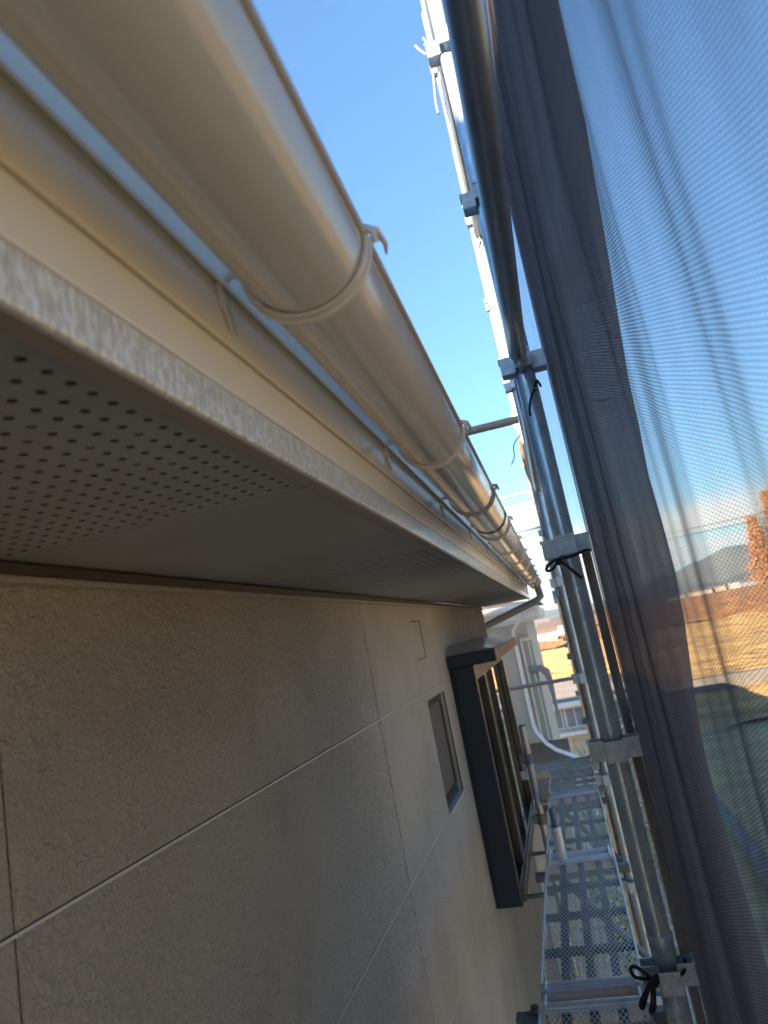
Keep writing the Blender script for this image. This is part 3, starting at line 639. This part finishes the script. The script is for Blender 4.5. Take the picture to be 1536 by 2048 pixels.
# brackets under the joints
for yy, lb in ((1.735, 'steel bracket arm carrying the nearest plank joint'), (2.648, 'steel bracket arm under the middle plank joint'), (3.545, 'steel bracket arm under the far plank joint')):
    t_ = thing('bracket_arm', lb, 'scaffold bracket', (0.03, yy, Z(-0.85)), group='bracket arms under the planks')
    b = MB(); b.bbox(-0.27, 0.045, yy - 0.016, yy + 0.016, Z(-0.875), Z(-0.849), 0.003); b.build('arm', M['deckrib'], t_)
    b = MB(); b.tube([(-0.18, yy, Z(-0.877)), (0.04, yy, Z(-1.15))], 0.012, 10); b.build('strut', M['deckrib'], t_)
for yy, zz, lb in ((3.92, -1.362, 'dark wall tie nearest, just under the foot of the bay window'), (4.95, -1.47, 'thin wall tie farther off beyond the bay window foot')):
    b = MB(); b.tube([(0, 0, 0), (0.32, 0.0, 0.005)], 0.011, 12); o = b.build('wall_tie', M['deckrib']); o.location = (XW, yy, Z(zz)); tag(o, lb, 'wall tie', 'wall ties')
t_ = thing('stub_pin', 'short pale stub tube with dark pin standing on the middle plank joint', 'scaffold stub', (-0.166, 2.62, Z(-0.81)))
b = MB(); b.tube([(-0.166, 2.62, Z(-0.81)), (-0.166, 2.62, Z(-0.700))], 0.0165, 18); b.build('sleeve', M['endbar'], t_)
b = MB(); b.tube([(-0.166, 2.62, Z(-0.70)), (-0.166, 2.62, Z(-0.693)), (-0.166, 2.62, Z(-0.692)), (-0.166, 2.62, Z(-0.648)), (-0.166, 2.62, Z(-0.638))], [0.013, 0.013, 0.0115, 0.0115, 0.008], 16); b.build('pin', M['deckrib'], t_)

# ---------------------------------------------------------------- nets
def net(name, ys, zs, xf, mat, label, cat='safety net', yf=None):
    b = MB(); ny, nz_ = len(ys), len(zs); vs = []; uv = []
    for j in range(nz_):
        for i in range(ny):
            yy = yf(ys[i], zs[j]) if yf else ys[i]
            vs.append((xf(yy, zs[j]), yy, Z(zs[j]))); uv.append((ys[i], zs[j]))
    fs = [(j * ny + i, j * ny + i + 1, (j + 1) * ny + i + 1, (j + 1) * ny + i) for j in range(nz_ - 1) for i in range(ny - 1)]
    b.add(vs, fs, True); o = b.build(name, mat)
    l = o.data.uv_layers.new(name='weave')
    for lp in o.data.loops: l.data[lp.index].uv = uv[lp.vertex_index]
    tag(o, label, cat); return o
def lin(a, b, n): return [a + (b - a) * k / n for k in range(n + 1)]
def fold(y, z, seed, amp=1.0):
    return amp * (0.010 * noise.noise(Vector((y * 5.5 + 0.25 * z, z * 0.5, seed))) + 0.0030 * noise.noise(Vector((y * 16 + 0.6 * z, z * 0.9, seed + 3))) + 0.0009 * noise.noise(Vector((y * 40 + 1.5 * z, z * 1.6, seed + 5))))
def xA(y, z):
    base = 0.110 + 0.035 * max(0, min(1, (1.7 - y) / 1.2)) + 0.02 * math.exp(-((y - 0.9) / 0.5) ** 2) * (0.4 + 0.6 * math.cos(z * 1.3 + 0.4) ** 2)
    k = max(0.25, min(1, (1.72 - y) / 0.5)); return base + fold(y, z, 2.2, 1.6) * k + 0.05 * max(0, z - 0.6) * max(0, 1 - abs(y - 1.0))
def xB(y, z):
    return xA(min(y, 1.735), z) + 0.004 + 0.007 * (0.5 + 0.5 * noise.noise(Vector((y * 9, z * 1.1, 8.1)))) + 0.004 * (0.5 + 0.5 * noise.noise(Vector((y * 26, z * 2.5, 1))))
netA = net('safety_net', lin(-1.6, 1.74, 260), lin(-5.2, 3.6, 150), xA, M['net'], 'large dark grey safety net hanging closest, blue sky and field showing through')
netB = net('safety_net', lin(1.03, 1.80, 90), lin(-5.2, 3.4, 130), xB, M['netdense'], 'second grey safety net overlapping the nearest one and darkening its edge',
    yf=lambda y, z: y - (0.26 * max(0, min(1, (z - 0.15) / 0.6)) + 0.035 * math.sin(z * 4.2) + 0.018 * math.sin(z * 11 + 1) + 0.03 * noise.noise(Vector((z * 3.1, 0, 4))) - 0.06 * max(0, min(1, -z))) * max(0, (1.8 - y) / 0.77))
net('safety_net', lin(1.79, 3.62, 120), lin(-5.2, 5.6, 120), lambda y, z: 0.128 + 0.5 * fold(y, z, 12.7, 1.0), M['netthin'], 'thin clear stretch of net between the first and second posts')
def netC(y0, y1, lb, inn=0.03, zc=1.4):
    return net('safety_net', lin(y0, y1, 60), lin(-5.2, 5.6, 110), lambda y, z: 0.112 + fold(y, z, y0, 1.8) - inn * math.exp(-((z - zc) / 0.35) ** 2) * math.sin((y - y0) / (y1 - y0) * math.pi), M['netpale'], lb)
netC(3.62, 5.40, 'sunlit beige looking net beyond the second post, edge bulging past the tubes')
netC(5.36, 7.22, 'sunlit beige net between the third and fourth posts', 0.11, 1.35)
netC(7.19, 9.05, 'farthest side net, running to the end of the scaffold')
# end net facing the camera
b = MB(); xs_ = lin(-2.1, 0.03, 50); zs_ = lin(-0.15, 1.41, 30); vs = [(x, 9.02 + 0.03 * noise.noise(Vector((x * 4, z * 1.2, 4))), Z(z)) for z in zs_ for x in xs_]
b.add(vs, [(j * 51 + i, j * 51 + i + 1, (j + 1) * 51 + i + 1, (j + 1) * 51 + i) for j in range(30) for i in range(50)], True)
o = b.build('end_net', M['netend']); l = o.data.uv_layers.new(name='weave')
for lp in o.data.loops:
    v = o.data.vertices[lp.vertex_index].co; l.data[lp.index].uv = (v.x, v.z)
tag(o, 'pale translucent net closing the far end of the scaffold against the sky', 'safety net')
# hem of the nearest net beside the first post
b = MB(); zz = lin(-5.0, 0.17, 130); vs = []
for z in zz:
    w1 = 0.010 * noise.noise(Vector((0.3, z * 2.2, 1))); w2 = 0.006 * noise.noise(Vector((0.3, z * 5, 7)))
    xh = 0.092 + w1; yh = 1.735 + w2 * 2
    vs += [(xh, yh - 0.004, Z(z)), (xh + 0.009 + w2, yh - 0.003, Z(z)), (xh + 0.018, yh - 0.004 - w1, Z(z)), (xh + 0.018, yh + 0.004, Z(z)), (xh, yh + 0.003, Z(z))]
b.add(vs, [(k * 5 + q, k * 5 + (q + 1) % 5, (k + 1) * 5 + (q + 1) % 5, (k + 1) * 5 + q) for k in range(len(zz) - 1) for q in range(5)], False)
hem = b.build('net_hem', M['hem'], netA)
b = MB(); b.tube([(0.0905 + 0.010 * noise.noise(Vector((0.3, z * 2.2, 1))), 1.73, Z(z)) for z in lin(-5.0, 0.15, 120)], 0.0016, 6); b.build('edge_cord', M['hemlight'], netA)
for z in (-0.24, -0.70):
    b = MB(); n = 16; ring = []
    for k in range(n + 1):
        a = 2 * math.pi * k / n; ring.append((0.104 + 0.0065 * math.cos(a), 1.7235, Z(z) + 0.0085 * math.sin(a)))
    b.tube(ring, 0.0022, 6, cap=False); b.build('eyelet', M['pale'], netA)

# ---------------------------------------------------------------- cord ties
def cord(label, paths, r=0.0034, mat='cord', loc=None):
    b = MB(); o0 = Vector(paths[0][0])
    for pth in paths:
        pts = [Vector(p) for p in pth]
        fine = []
        for i in range(len(pts) - 1):
            p0 = pts[max(i - 1, 0)]; p1 = pts[i]; p2 = pts[i + 1]; p3 = pts[min(i + 2, len(pts) - 1)]
            for k in range(6):
                t = k / 6; fine.append(0.5 * ((2 * p1) + (p2 - p0) * t + (2 * p0 - 5 * p1 + 4 * p2 - p3) * t * t + (3 * p1 - p0 - 3 * p2 + p3) * t ** 3))
        fine.append(pts[-1]); b.tube([p - o0 for p in fine], r, 8)
    o = b.build('cord_tie', M[mat]); o.location = o0; return tag(o, label, 'cord', 'cords tying the nets')
def knot(x, y, z, s):
    return [[(x, y, z), (x + 0.6 * s, y - 0.5 * s, z + 0.5 * s), (x - 0.2 * s, y - 0.9 * s, z + 0.2 * s), (x + 0.1 * s, y - 0.2 * s, z - 0.6 * s), (x + 0.5 * s, y - 0.6 * s, z), (x - 0.3 * s, y - 0.5 * s, z - 0.3 * s)]]
yk = 1.655
cord('black cord tied in a bow around the nearest post beside the plank joint', knot(0.02, yk, Z(-0.755), 0.02) + [
    [(0.02, yk, Z(-0.755)), (0.006, yk - 0.01, Z(-0.735)), (-0.008, yk - 0.015, Z(-0.722)), (-0.017, yk - 0.012, Z(-0.727)), (-0.012, yk - 0.01, Z(-0.744)), (0.018, yk, Z(-0.755))],
    [(0.02, yk, Z(-0.755)), (0.012, yk - 0.02, Z(-0.78)), (0.002, yk - 0.02, Z(-0.805)), (0.012, yk - 0.015, Z(-0.80)), (0.022, yk, Z(-0.757))],
    [(0.02, yk, Z(-0.755)), (-0.004, yk - 0.02, Z(-0.775)), (-0.014, yk - 0.02, Z(-0.79)), (-0.01, yk - 0.01, Z(-0.80)), (0.01, yk, Z(-0.77))],
    [(0.02, yk + 0.012, Z(-0.76)), (0.055, yk - 0.008 + 0.02, Z(-0.765)), (0.086, yk + 0.02, Z(-0.755)), (0.096, yk + 0.07, Z(-0.752))]], 0.0036)
yk = 1.64
cord('black cord knotted under the pocket of the nearest post with a long tail', [
    [(0.012, yk, Z(0.115)), (0.03, yk - 0.012, Z(0.118)), (0.06, yk - 0.02, Z(0.118)), (0.09, yk, Z(0.126)), (0.106, yk + 0.06, Z(0.13))],
    [(0.02, yk - 0.01, Z(0.117)), (0.004, yk - 0.015, Z(0.108)), (0.000, yk - 0.015, Z(0.098)), (0.012, yk - 0.018, Z(0.098)), (0.028, yk - 0.012, Z(0.114))],
    [(0.03, yk - 0.012, Z(0.116)), (0.044, yk - 0.02, Z(0.100)), (0.060, yk - 0.022, Z(0.078)), (0.070, yk - 0.022, Z(0.066))]] + knot(0.028, yk - 0.008, Z(0.113), 0.01), 0.0034)
cord('short dark cord hanging from the nearest post below its top pocket', [
    [(0.072, 1.69, Z(0.53)), (0.066, 1.66, Z(0.522)), (0.055, 1.655, Z(0.505)), (0.046, 1.655, Z(0.48)), (0.044, 1.655, Z(0.462))], [(0.07, 1.68, Z(0.535)), (0.078, 1.68, Z(0.55)), (0.085, 1.70, Z(0.54))]], 0.003)
cord('frayed grey cord tied round the highest visible pocket of the second post', [
    [(0.03, 3.46, Z(3.08)), (0.0, 3.45, Z(3.09)), (-0.03, 3.45, Z(3.13)), (-0.05, 3.45, Z(3.17))],
    [(0.03, 3.46, Z(3.09)), (0.02, 3.45, Z(3.14)), (0.0, 3.45, Z(3.20))],
    [(0.01, 3.46, Z(2.98)), (0.002, 3.45, Z(2.90)), (-0.01, 3.45, Z(2.80)), (-0.012, 3.45, Z(2.72))]], 0.007, 'greycord')
cord('dark cord knotted below the middle pocket of the second post', [
    [(0.05, 3.46, Z(2.02)), (0.03, 3.45, Z(2.0)), (0.045, 3.45, Z(1.95)), (0.06, 3.45, Z(1.98)), (0.04, 3.45, Z(1.90))], [(0.07, 3.45, Z(2.02)), (0.10, 3.46, Z(2.04))], [(0.05, 3.45, Z(2.0)), (0.07, 3.45, Z(1.93))]], 0.006)
cord('thin frayed cord hanging beside the second post high against the sky', [[(0.03, 3.5, Z(2.62)), (0.02, 3.48, Z(2.5)), (0.022, 3.48, Z(2.4)), (0.03, 3.48, Z(2.32))]], 0.004, 'greycord')
cord('loose pale cord end dangling from the beige net over the gutter', [[(0.03, 3.7, Z(0.95)), (-0.02, 3.7, Z(0.90)), (-0.03, 3.7, Z(0.84)), (-0.055, 3.7, Z(0.80))]], 0.003, 'greycord')
cord('stray dark cord on the outside of the nearest net', [[(0.145, 1.30, Z(0.365)), (0.158, 1.27, Z(0.35)), (0.175, 1.25, Z(0.345))]], 0.0016)

# ---------------------------------------------------------------- neighbouring house
M['nwall'] = principled('neighbour_wall', (0.42, 0.39, 0.33), 0.8, var=0.05, vscale=4, bump=0.3, bscale=90)
M['nwall2'] = principled('neighbour_panel', (0.33, 0.335, 0.27), 0.8, var=0.06, vscale=4)
M['white'] = principled('white_pvc', (0.72, 0.70, 0.68), 0.4)
M['nfascia'] = principled('neighbour_fascia', (0.66, 0.61, 0.52), 0.5)
M['nroof'] = principled('brown_metal_roof', (0.13, 0.085, 0.06), 0.6, var=0.2, vscale=5)
yn = 11.0
NH = thing('neighbour_house', 'pale two storey neighbour house with white downpipe behind the bay window', 'house', (-0.47, yn, 0))
b = MB(); b.box(-9, -0.48, yn, yn + 4, 0, Z(-0.02)); b.build('wall', M['nwall'], NH)
b = MB(); b.bbox(-0.58, -0.455, yn - 0.02, yn - 0.001, Z(-1.75), Z(-0.27), 0.004); b.build('wall_panel', M['nwall2'], NH)
b = MB(); b.bbox(-0.625, -0.585, yn - 0.035, yn - 0.001, Z(-1.75), Z(-0.24), 0.006); b.build('trim_board', M['nfascia'], NH)
b = MB(); b.bbox(-0.58, -0.45, yn - 0.045, yn - 0.021, Z(-0.30), Z(-0.25), 0.006); b.build('trim_board', M['nfascia'], NH)
for x in (-0.515,):
    b = MB(); b.bbox(x, x + 0.018, yn - 0.03, yn - 0.021, Z(-1.75), Z(-0.30), 0.003); b.build('trim_board', M['nfascia'], NH)
b = MB(); b.bbox(-9.4, -0.27, yn - 0.35, yn + 4.3, Z(-0.02), Z(0.03), 0.01); b.build('soffit', M['nfascia'], NH)
b = MB(); b.bbox(-9.4, -0.24, yn - 0.39, yn - 0.351, Z(0.02), Z(0.17), 0.01); b.bbox(-0.268, -0.235, yn - 0.35, yn + 4.3, Z(0.02), Z(0.17), 0.01); b.build('fascia', M['nfascia'], NH)
b = MB(); b.tube([(-9.4, yn - 0.46, Z(0.21)), (-0.25, yn - 0.46, Z(0.20))], 0.055, 16); b.build('gutter', M['white'], NH)
b = MB(); b.add([(-9.5, yn - 0.45, Z(0.24)), (-0.2, yn - 0.45, Z(0.24)), (-0.2, yn + 4.4, Z(0.24)), (-9.5, yn + 4.4, Z(0.24)), (-4.8, yn + 2, Z(0.9))], [(0, 1, 4), (1, 2, 4), (2, 3, 4), (3, 0, 4), (3, 2, 1, 0)]); b.build('roof', M['nroof'], NH)
b = MB(); b.tube([(-0.50, yn - 0.44, Z(0.17)), (-0.52, yn - 0.40, Z(0.05)), (-0.685, yn - 0.08, Z(-0.12)), (-0.69, yn - 0.05, Z(-0.2)), (-0.69, yn - 0.05, Z(-1.50)), (-0.66, yn - 0.12, Z(-1.60)), (-0.55, yn - 0.4, Z(-1.72)), (-0.42, yn - 0.7, Z(-1.78)), (0.02, yn - 0.9, Z(-1.98))], 0.027, 12)
b.build('downpipe', M['white'], NH, label='white downpipe bending out over the lower roof')
b = MB(); b.tube([(-0.56, yn - 0.03, Z(-0.715)), (-0.40, yn - 0.1, Z(-0.72)), (-0.335, yn - 0.1, Z(-0.78)), (-0.315, yn - 0.1, Z(-0.88)), (-0.31, yn - 0.1, Z(-1.4))], [0.045, 0.05, 0.058, 0.045, 0.02], 14); b.build('vent_pipe', principled('grey_vent', (0.2, 0.19, 0.18), 0.6), NH)
b = MB(); b.add([(-2.4, yn - 1.3, Z(-2.25)), (-0.25, yn - 1.3, Z(-2.25)), (-0.25, yn - 0.002, Z(-1.76)), (-2.4, yn - 0.002, Z(-1.76)), (-2.4, yn - 1.3, Z(-2.3)), (-0.25, yn - 1.3, Z(-2.3)), (-0.25, yn - 0.002, Z(-2.3)), (-2.4, yn - 0.002, Z(-2.3))],
      [(0, 1, 2, 3), (4, 5, 1, 0), (5, 6, 2, 1), (7, 6, 5, 4), (3, 7, 4, 0)]); b.build('lower_roof', M['nroof'], NH)

# single storey house with grey roof beyond
M['roofg'] = principled('grey_tile_roof', (0.15, 0.135, 0.13), 0.7, var=0.12, vscale=2)
M['beige'] = principled('beige_wall', (0.42, 0.36, 0.28), 0.8, var=0.06, vscale=2)
M['greyglass'] = principled('dull_window', (0.20, 0.21, 0.25), 0.2, spec=0.8)
y2 = 27.0
GH = thing('bungalow', 'low beige bungalow with grey roof and white framed windows beyond the scaffold', 'house', (0, y2, 0))
b = MB(); b.box(-7, 2.2, y2, y2 + 6, 0, Z(-3.15)); b.build('wall', M['beige'], GH)
b = MB(); b.add([(-7.5, y2 - 0.6, Z(-3.05)), (2.8, y2 - 0.6, Z(-3.05)), (2.8, y2 + 6.6, Z(-3.05)), (-7.5, y2 + 6.6, Z(-3.05)), (-4.5, y2 + 2.6, Z(-2.55)), (0.2, y2 + 2.6, Z(-2.55))], [(0, 1, 5, 4), (1, 2, 5), (2, 3, 4, 5), (3, 0, 4), (3, 2, 1, 0)]); b.build('roof', M['roofg'], GH)
b = MB(); b.bbox(-7.5, 2.8, y2 - 0.66, y2 - 0.58, Z(-3.22), Z(-3.04), 0.01); b.build('fascia', M['nfascia'], GH)
for x in (-1.35, -0.55, 0.25, 1.05):
    b = MB(); b.box(x, x + 0.72, y2 - 0.04, y2 - 0.002, Z(-4.0), Z(-3.3)); w_ = b.build('window', M['white'], GH)
    for k in (0, 1):
        b = MB(); b.box(x + 0.04 + 0.34 * k, x + 0.34 + 0.34 * k, y2 - 0.055, y2 - 0.042, Z(-3.96), Z(-3.34)); b.build('pane', M['greyglass'], w_)
b = MB(); b.bbox(-7.2, 2.4, y2 - 0.5, y2 - 0.01, Z(-4.20), Z(-4.08), 0.01); b.build('ledge', M['nfascia'], GH)
# dark roofed barns far off over the field
def barn(x, y, w, d, h, rh, lb, wall, roof):
    t_ = thing('farmhouse', lb, 'house', (x, y, 0), group='distant houses over the field')
    b = MB(); b.box(x - w / 2, x + w / 2, y, y + d, 0, h); b.build('wall', M[wall], t_)
    b = MB(); a = w / 2 + 0.5
    b.add([(x - a, y - 0.5, h), (x + a, y - 0.5, h), (x + a, y + d + .5, h), (x - a, y + d + .5, h), (x - a, y + d / 2, h + rh), (x + a, y + d / 2, h + rh)], [(0, 1, 5, 4), (2, 3, 4, 5), (1, 2, 5), (3, 0, 4), (3, 2, 1, 0)]); b.build('roof', M[roof], t_)
    for k in range(max(2, int(w / 3))):
        xx = x - w / 2 + 1 + k * 3; b = MB(); b.box(xx, xx + 1.1, y - 0.06, y - 0.003, h * 0.45, h * 0.8); b.build('window', M['greyglass'], t_)
M['town1'] = principled('town_wall_white', (0.24, 0.22, 0.19), 0.8); M['town2'] = principled('town_wall_tan', (0.22, 0.16, 0.11), 0.8)
M['town3'] = principled('town_wall_grey', (0.13, 0.14, 0.16), 0.8)
barn(-5.5, 150, 9, 8, 2.2, 1.4, 'dark roofed farmhouse seen over the neighbour house corner', 'beige', 'nroof')
barn(-0.5, 186, 9, 8, 2.6, 1.4, 'brown farmhouse beyond the golden field in the scaffold gap', 'beige', 'nroof')
barn(-9, 230, 12, 9, 3, 1.8, 'long grey farmhouse farthest off in the scaffold gap', 'town3', 'roofg')
tn = [(94, 9, 3.5, 'town1', 'small white house at the left end of the distant town'), (104, 7, 4.5, 'town3', 'low grey house right of the leftmost white town house'), (113, 8, 5.5, 'town2', 'tan house in the left half of the town strip'),
      (121, 10, 6.5, 'town1', 'taller white building left of centre in the town strip'), (131, 12, 7.5, 'town2', 'broad tan block in the middle of the distant town'), (143, 9, 9.0, 'town1', 'tallest white building of the distant town'),
      (153, 16, 6.5, 'town3', 'long grey roofed hall right of the tallest town building'), (166, 7, 10.5, 'town2', 'narrow tall tan building at the right of the town'), (176, 11, 5, 'town1', 'white house between the tan tower and the brown trees')]
for x, w, h, mt, lb in tn: barn(x * 0.86 - 5, 520 + random.uniform(-15, 15), w * 0.8, 8, h * 0.42, 1.2, lb, mt, 'roofg' if mt != 'town1' else 'town3')
# hedge / tree line along the town foot
M['scrub'] = principled('distant_scrub', (0.06, 0.055, 0.035), 1.0, var=0.4, vscale=0.2)
o = terrain('tree_line', -150, 420, 552, 590, 300, 6, lambda x, y: (3.0 + 2.6 * nz2(x, 0, 0.09) + 1.8 * nz2(x, y, 0.3, 4)) * (1 if 553 < y < 589 else 0), M['scrub'], kind='stuff', label='dark line of scrub and trees along the foot of the hills', cat='trees')

# ---------------------------------------------------------------- trees
M['bark'] = principled('redwood_bark', (0.16, 0.08, 0.045), 0.9, var=0.2, vscale=3)
M['rust'] = principled('rust_needles', (0.32, 0.17, 0.075), 0.9, col2=(0.17, 0.08, 0.035), vscale=0.5)
def leaf_quads(n, fpos, size, seed, flat=0.0):
    rnd = random.Random(seed); b = MB()
    for _ in range(n):
        c, sc = fpos(rnd); a = Vector((rnd.gauss(0, 1), rnd.gauss(0, 1), rnd.gauss(0, 1))).normalized(); q = a.orthogonal().normalized()
        q.rotate(Matrix.Rotation(rnd.uniform(0, 6.28), 3, a)); r_ = a.cross(q); L = size * sc * rnd.uniform(0.6, 1.3); Wd = L * 0.5
        b.add([c - q * L, c + r_ * Wd, c + q * L, c - r_ * Wd], [(0, 1, 2, 3)])
    return b
def redwood(x, y, h, rad, seed, label, proto=None):
    t_ = thing('dawn_redwood', label, 'tree', (x, y, 0), group='rust brown conical trees at the field edge')
    b = MB(); b.tube([(x, y, 0), (x + .1, y, h * .3), (x, y, h * .65), (x, y, h * 0.97)], [0.55, 0.4, 0.2, 0.04], 9); rnd = random.Random(seed)
    limbs = []
    for k in range(90):
        z = h * (0.08 + 0.88 * k / 90); L = rad * (1 - (k / 90) ** 1.15) * rnd.uniform(0.75, 1.15) + 0.3; a = k * 2.4
        e = Vector((x + L * math.cos(a), y + L * math.sin(a), z + L * 0.45)); limbs.append((Vector((x, y, z)), e)); b.tube([(x, y, z), e], [0.09, 0.02], 5, cap=False)
    b.build('trunk', M['bark'], t_)
    def f(r):
        s_, e = r.choice(limbs); k = r.uniform(0.2, 1.05); p = s_.lerp(e, k); sp_ = 0.28 + 0.5 * k
        return p + Vector((r.gauss(0, sp_), r.gauss(0, sp_), r.gauss(0, sp_ * 0.8))), 1
    leaf_quads(9500, f, 0.30, seed).build('crown', M['rust'], t_)
redwood(65.0, 222, 29.5, 5.2, 11, 'tall rust brown conical tree with the highest tip, at the right edge')
redwood(58.5, 218, 22.5, 4.6, 12, 'shorter rust brown conical tree at the left end of the row')
redwood(72.5, 226, 29.0, 4.6, 13, 'rust brown conical tree behind and right of the tallest tip')
redwood(80.5, 224, 28.0, 4.8, 14, 'rust brown conical tree farthest to the right of the row')

# garden shrubs below the scaffold, seen through the mesh planks
M['leafg'] = principled('shrub_leaves', (0.28, 0.29, 0.09), 0.3, col2=(0.55, 0.50, 0.28), vscale=14, spec=0.7)  # paler second tone paints sunlit speckles into the leaves
M['stem'] = principled('shrub_stems', (0.10, 0.07, 0.045), 0.9)
def shrub(x, y, r, h, seed, label):
    t_ = thing('garden_shrub', label, 'shrub', (x, y, 0), group='garden shrubs below the walkway'); rnd = random.Random(seed); b = MB(); limbs = []
    for k in range(16):
        a = k * 2.4; L = r * rnd.uniform(0.5, 1); e = Vector((x + L * math.cos(a), y + L * math.sin(a), h * rnd.uniform(0.55, 1))); limbs.append((Vector((x, y, 0.05)), e)); b.tube([(x, y, 0.05), ((x + e.x) / 2, (y + e.y) / 2, e.z * 0.6), e], [0.02, 0.012, 0.005], 5, cap=False)
    b.build('stems', M['stem'], t_)
    def f(q):
        s_, e = q.choice(limbs); k = q.uniform(0.35, 1.05); p = s_.lerp(e, k); g_ = r * 0.13
        return p + Vector((q.gauss(0, g_), q.gauss(0, g_), q.gauss(0, g_))), 1
    leaf_quads(1500, f, 0.045, seed).build('foliage', M['leafg'], t_)
for x, y, r, h, lb in ((0.15, 10.6, 0.8, 1.5, 'nearest shrub under the walkway'), (-0.2, 12.6, 0.9, 1.9, 'shrub under the walkway behind the nearest one'), (0.35, 14.6, 0.9, 1.7, 'shrub at the path edge under the second plank'),
                       (-0.1, 17.0, 0.9, 2.0, 'taller shrub under the far planks'), (0.3, 20.0, 1.0, 2.0, 'shrub farthest below the walkway'), (-0.6, 9.2, 0.5, 1.0, 'small shrub close to the neighbour house foot')):
    shrub(x, y, r, h, int(x * 10 + y * 7) + 50, lb)
# garden wall and stepping slabs under the walkway
for k, (x, y, w, d) in enumerate(((-0.55, 7.4, 0.6, 0.45), (-0.5, 8.1, 0.6, 0.45), (0.1, 8.8, 0.6, 0.45), (0.15, 7.7, 0.6, 0.45))):
    b = MB(); b.bbox(-w / 2, w / 2, -d / 2, d / 2, 0, 0.07, 0.012); o = b.build('paving_slab', M['gravel']); o.location = (x, y, 0.045); o.rotation_euler = (0, 0, 0.1 * k)
    tag(o, ['pale slab left and nearest under the walkway', 'pale slab left and second under the walkway', 'pale slab right and farther under the walkway', 'pale slab right and nearer under the walkway'][k], 'paving slab', 'stepping slabs')

# ---------------------------------------------------------------- power lines
M['wire'] = principled('power_cable', (0.03, 0.03, 0.03), 0.6)
M['pole'] = principled('concrete_pole', (0.35, 0.34, 0.32), 0.8)
for i, (dz, lb) in enumerate(((0.0, 'upper of two thin power cables crossing above the hills'), (-0.55, 'lower of two thin power cables crossing above the hills'))):
    b = MB(); pts = []
    for k in range(25):
        u = k / 24; pts.append((-22 + 64 * u, 72 + 3 * u, Z(6.6) + dz - 1.0 * math.sin(math.pi * u)))
    o0 = Vector(pts[0]); b.tube([Vector(p) - o0 for p in pts], 0.03, 6); o = b.build('power_cable', M['wire']); o.location = o0; tag(o, lb, 'power cable', 'power cables')
t_ = thing('utility_pole', 'concrete utility pole carrying the two cables, right of the trees', 'utility pole', (42, 75, 0))
b = MB(); b.tube([(42, 75, 0), (42, 75, Z(7.4))], [0.2, 0.13], 12); b.build('shaft', M['pole'], t_)
b = MB(); b.bbox(41.3, 42.7, 74.95, 75.05, Z(6.55), Z(6.65), 0.01); b.build('crossarm', M['pole'], t_)

# ---------------------------------------------------------------- air between the field and the hills
hz_ = bpy.data.materials.new('air'); hz_.use_nodes = True; t = hz_.node_tree; t.nodes.clear()
vo = N(t, 'ShaderNodeOutputMaterial'); pv = N(t, 'ShaderNodeVolumePrincipled'); pv.inputs['Color'].default_value = (0.55, 0.74, 1.0, 1); pv.inputs['Density'].default_value = 0.00012; pv.inputs['Anisotropy'].default_value = 0.2
t.links.new(pv.outputs[0], vo.inputs['Volume'])
b = MB(); b.box(-4100, 4600, -300, 6600, -1.2, 185); o = b.build('haze', hz_); o['kind'] = 'stuff'; o['label'] = 'thin pale air over the field towards the hills'; o['category'] = 'haze'

for o in COL.objects:
    if '_o' in o.keys(): del o['_o']
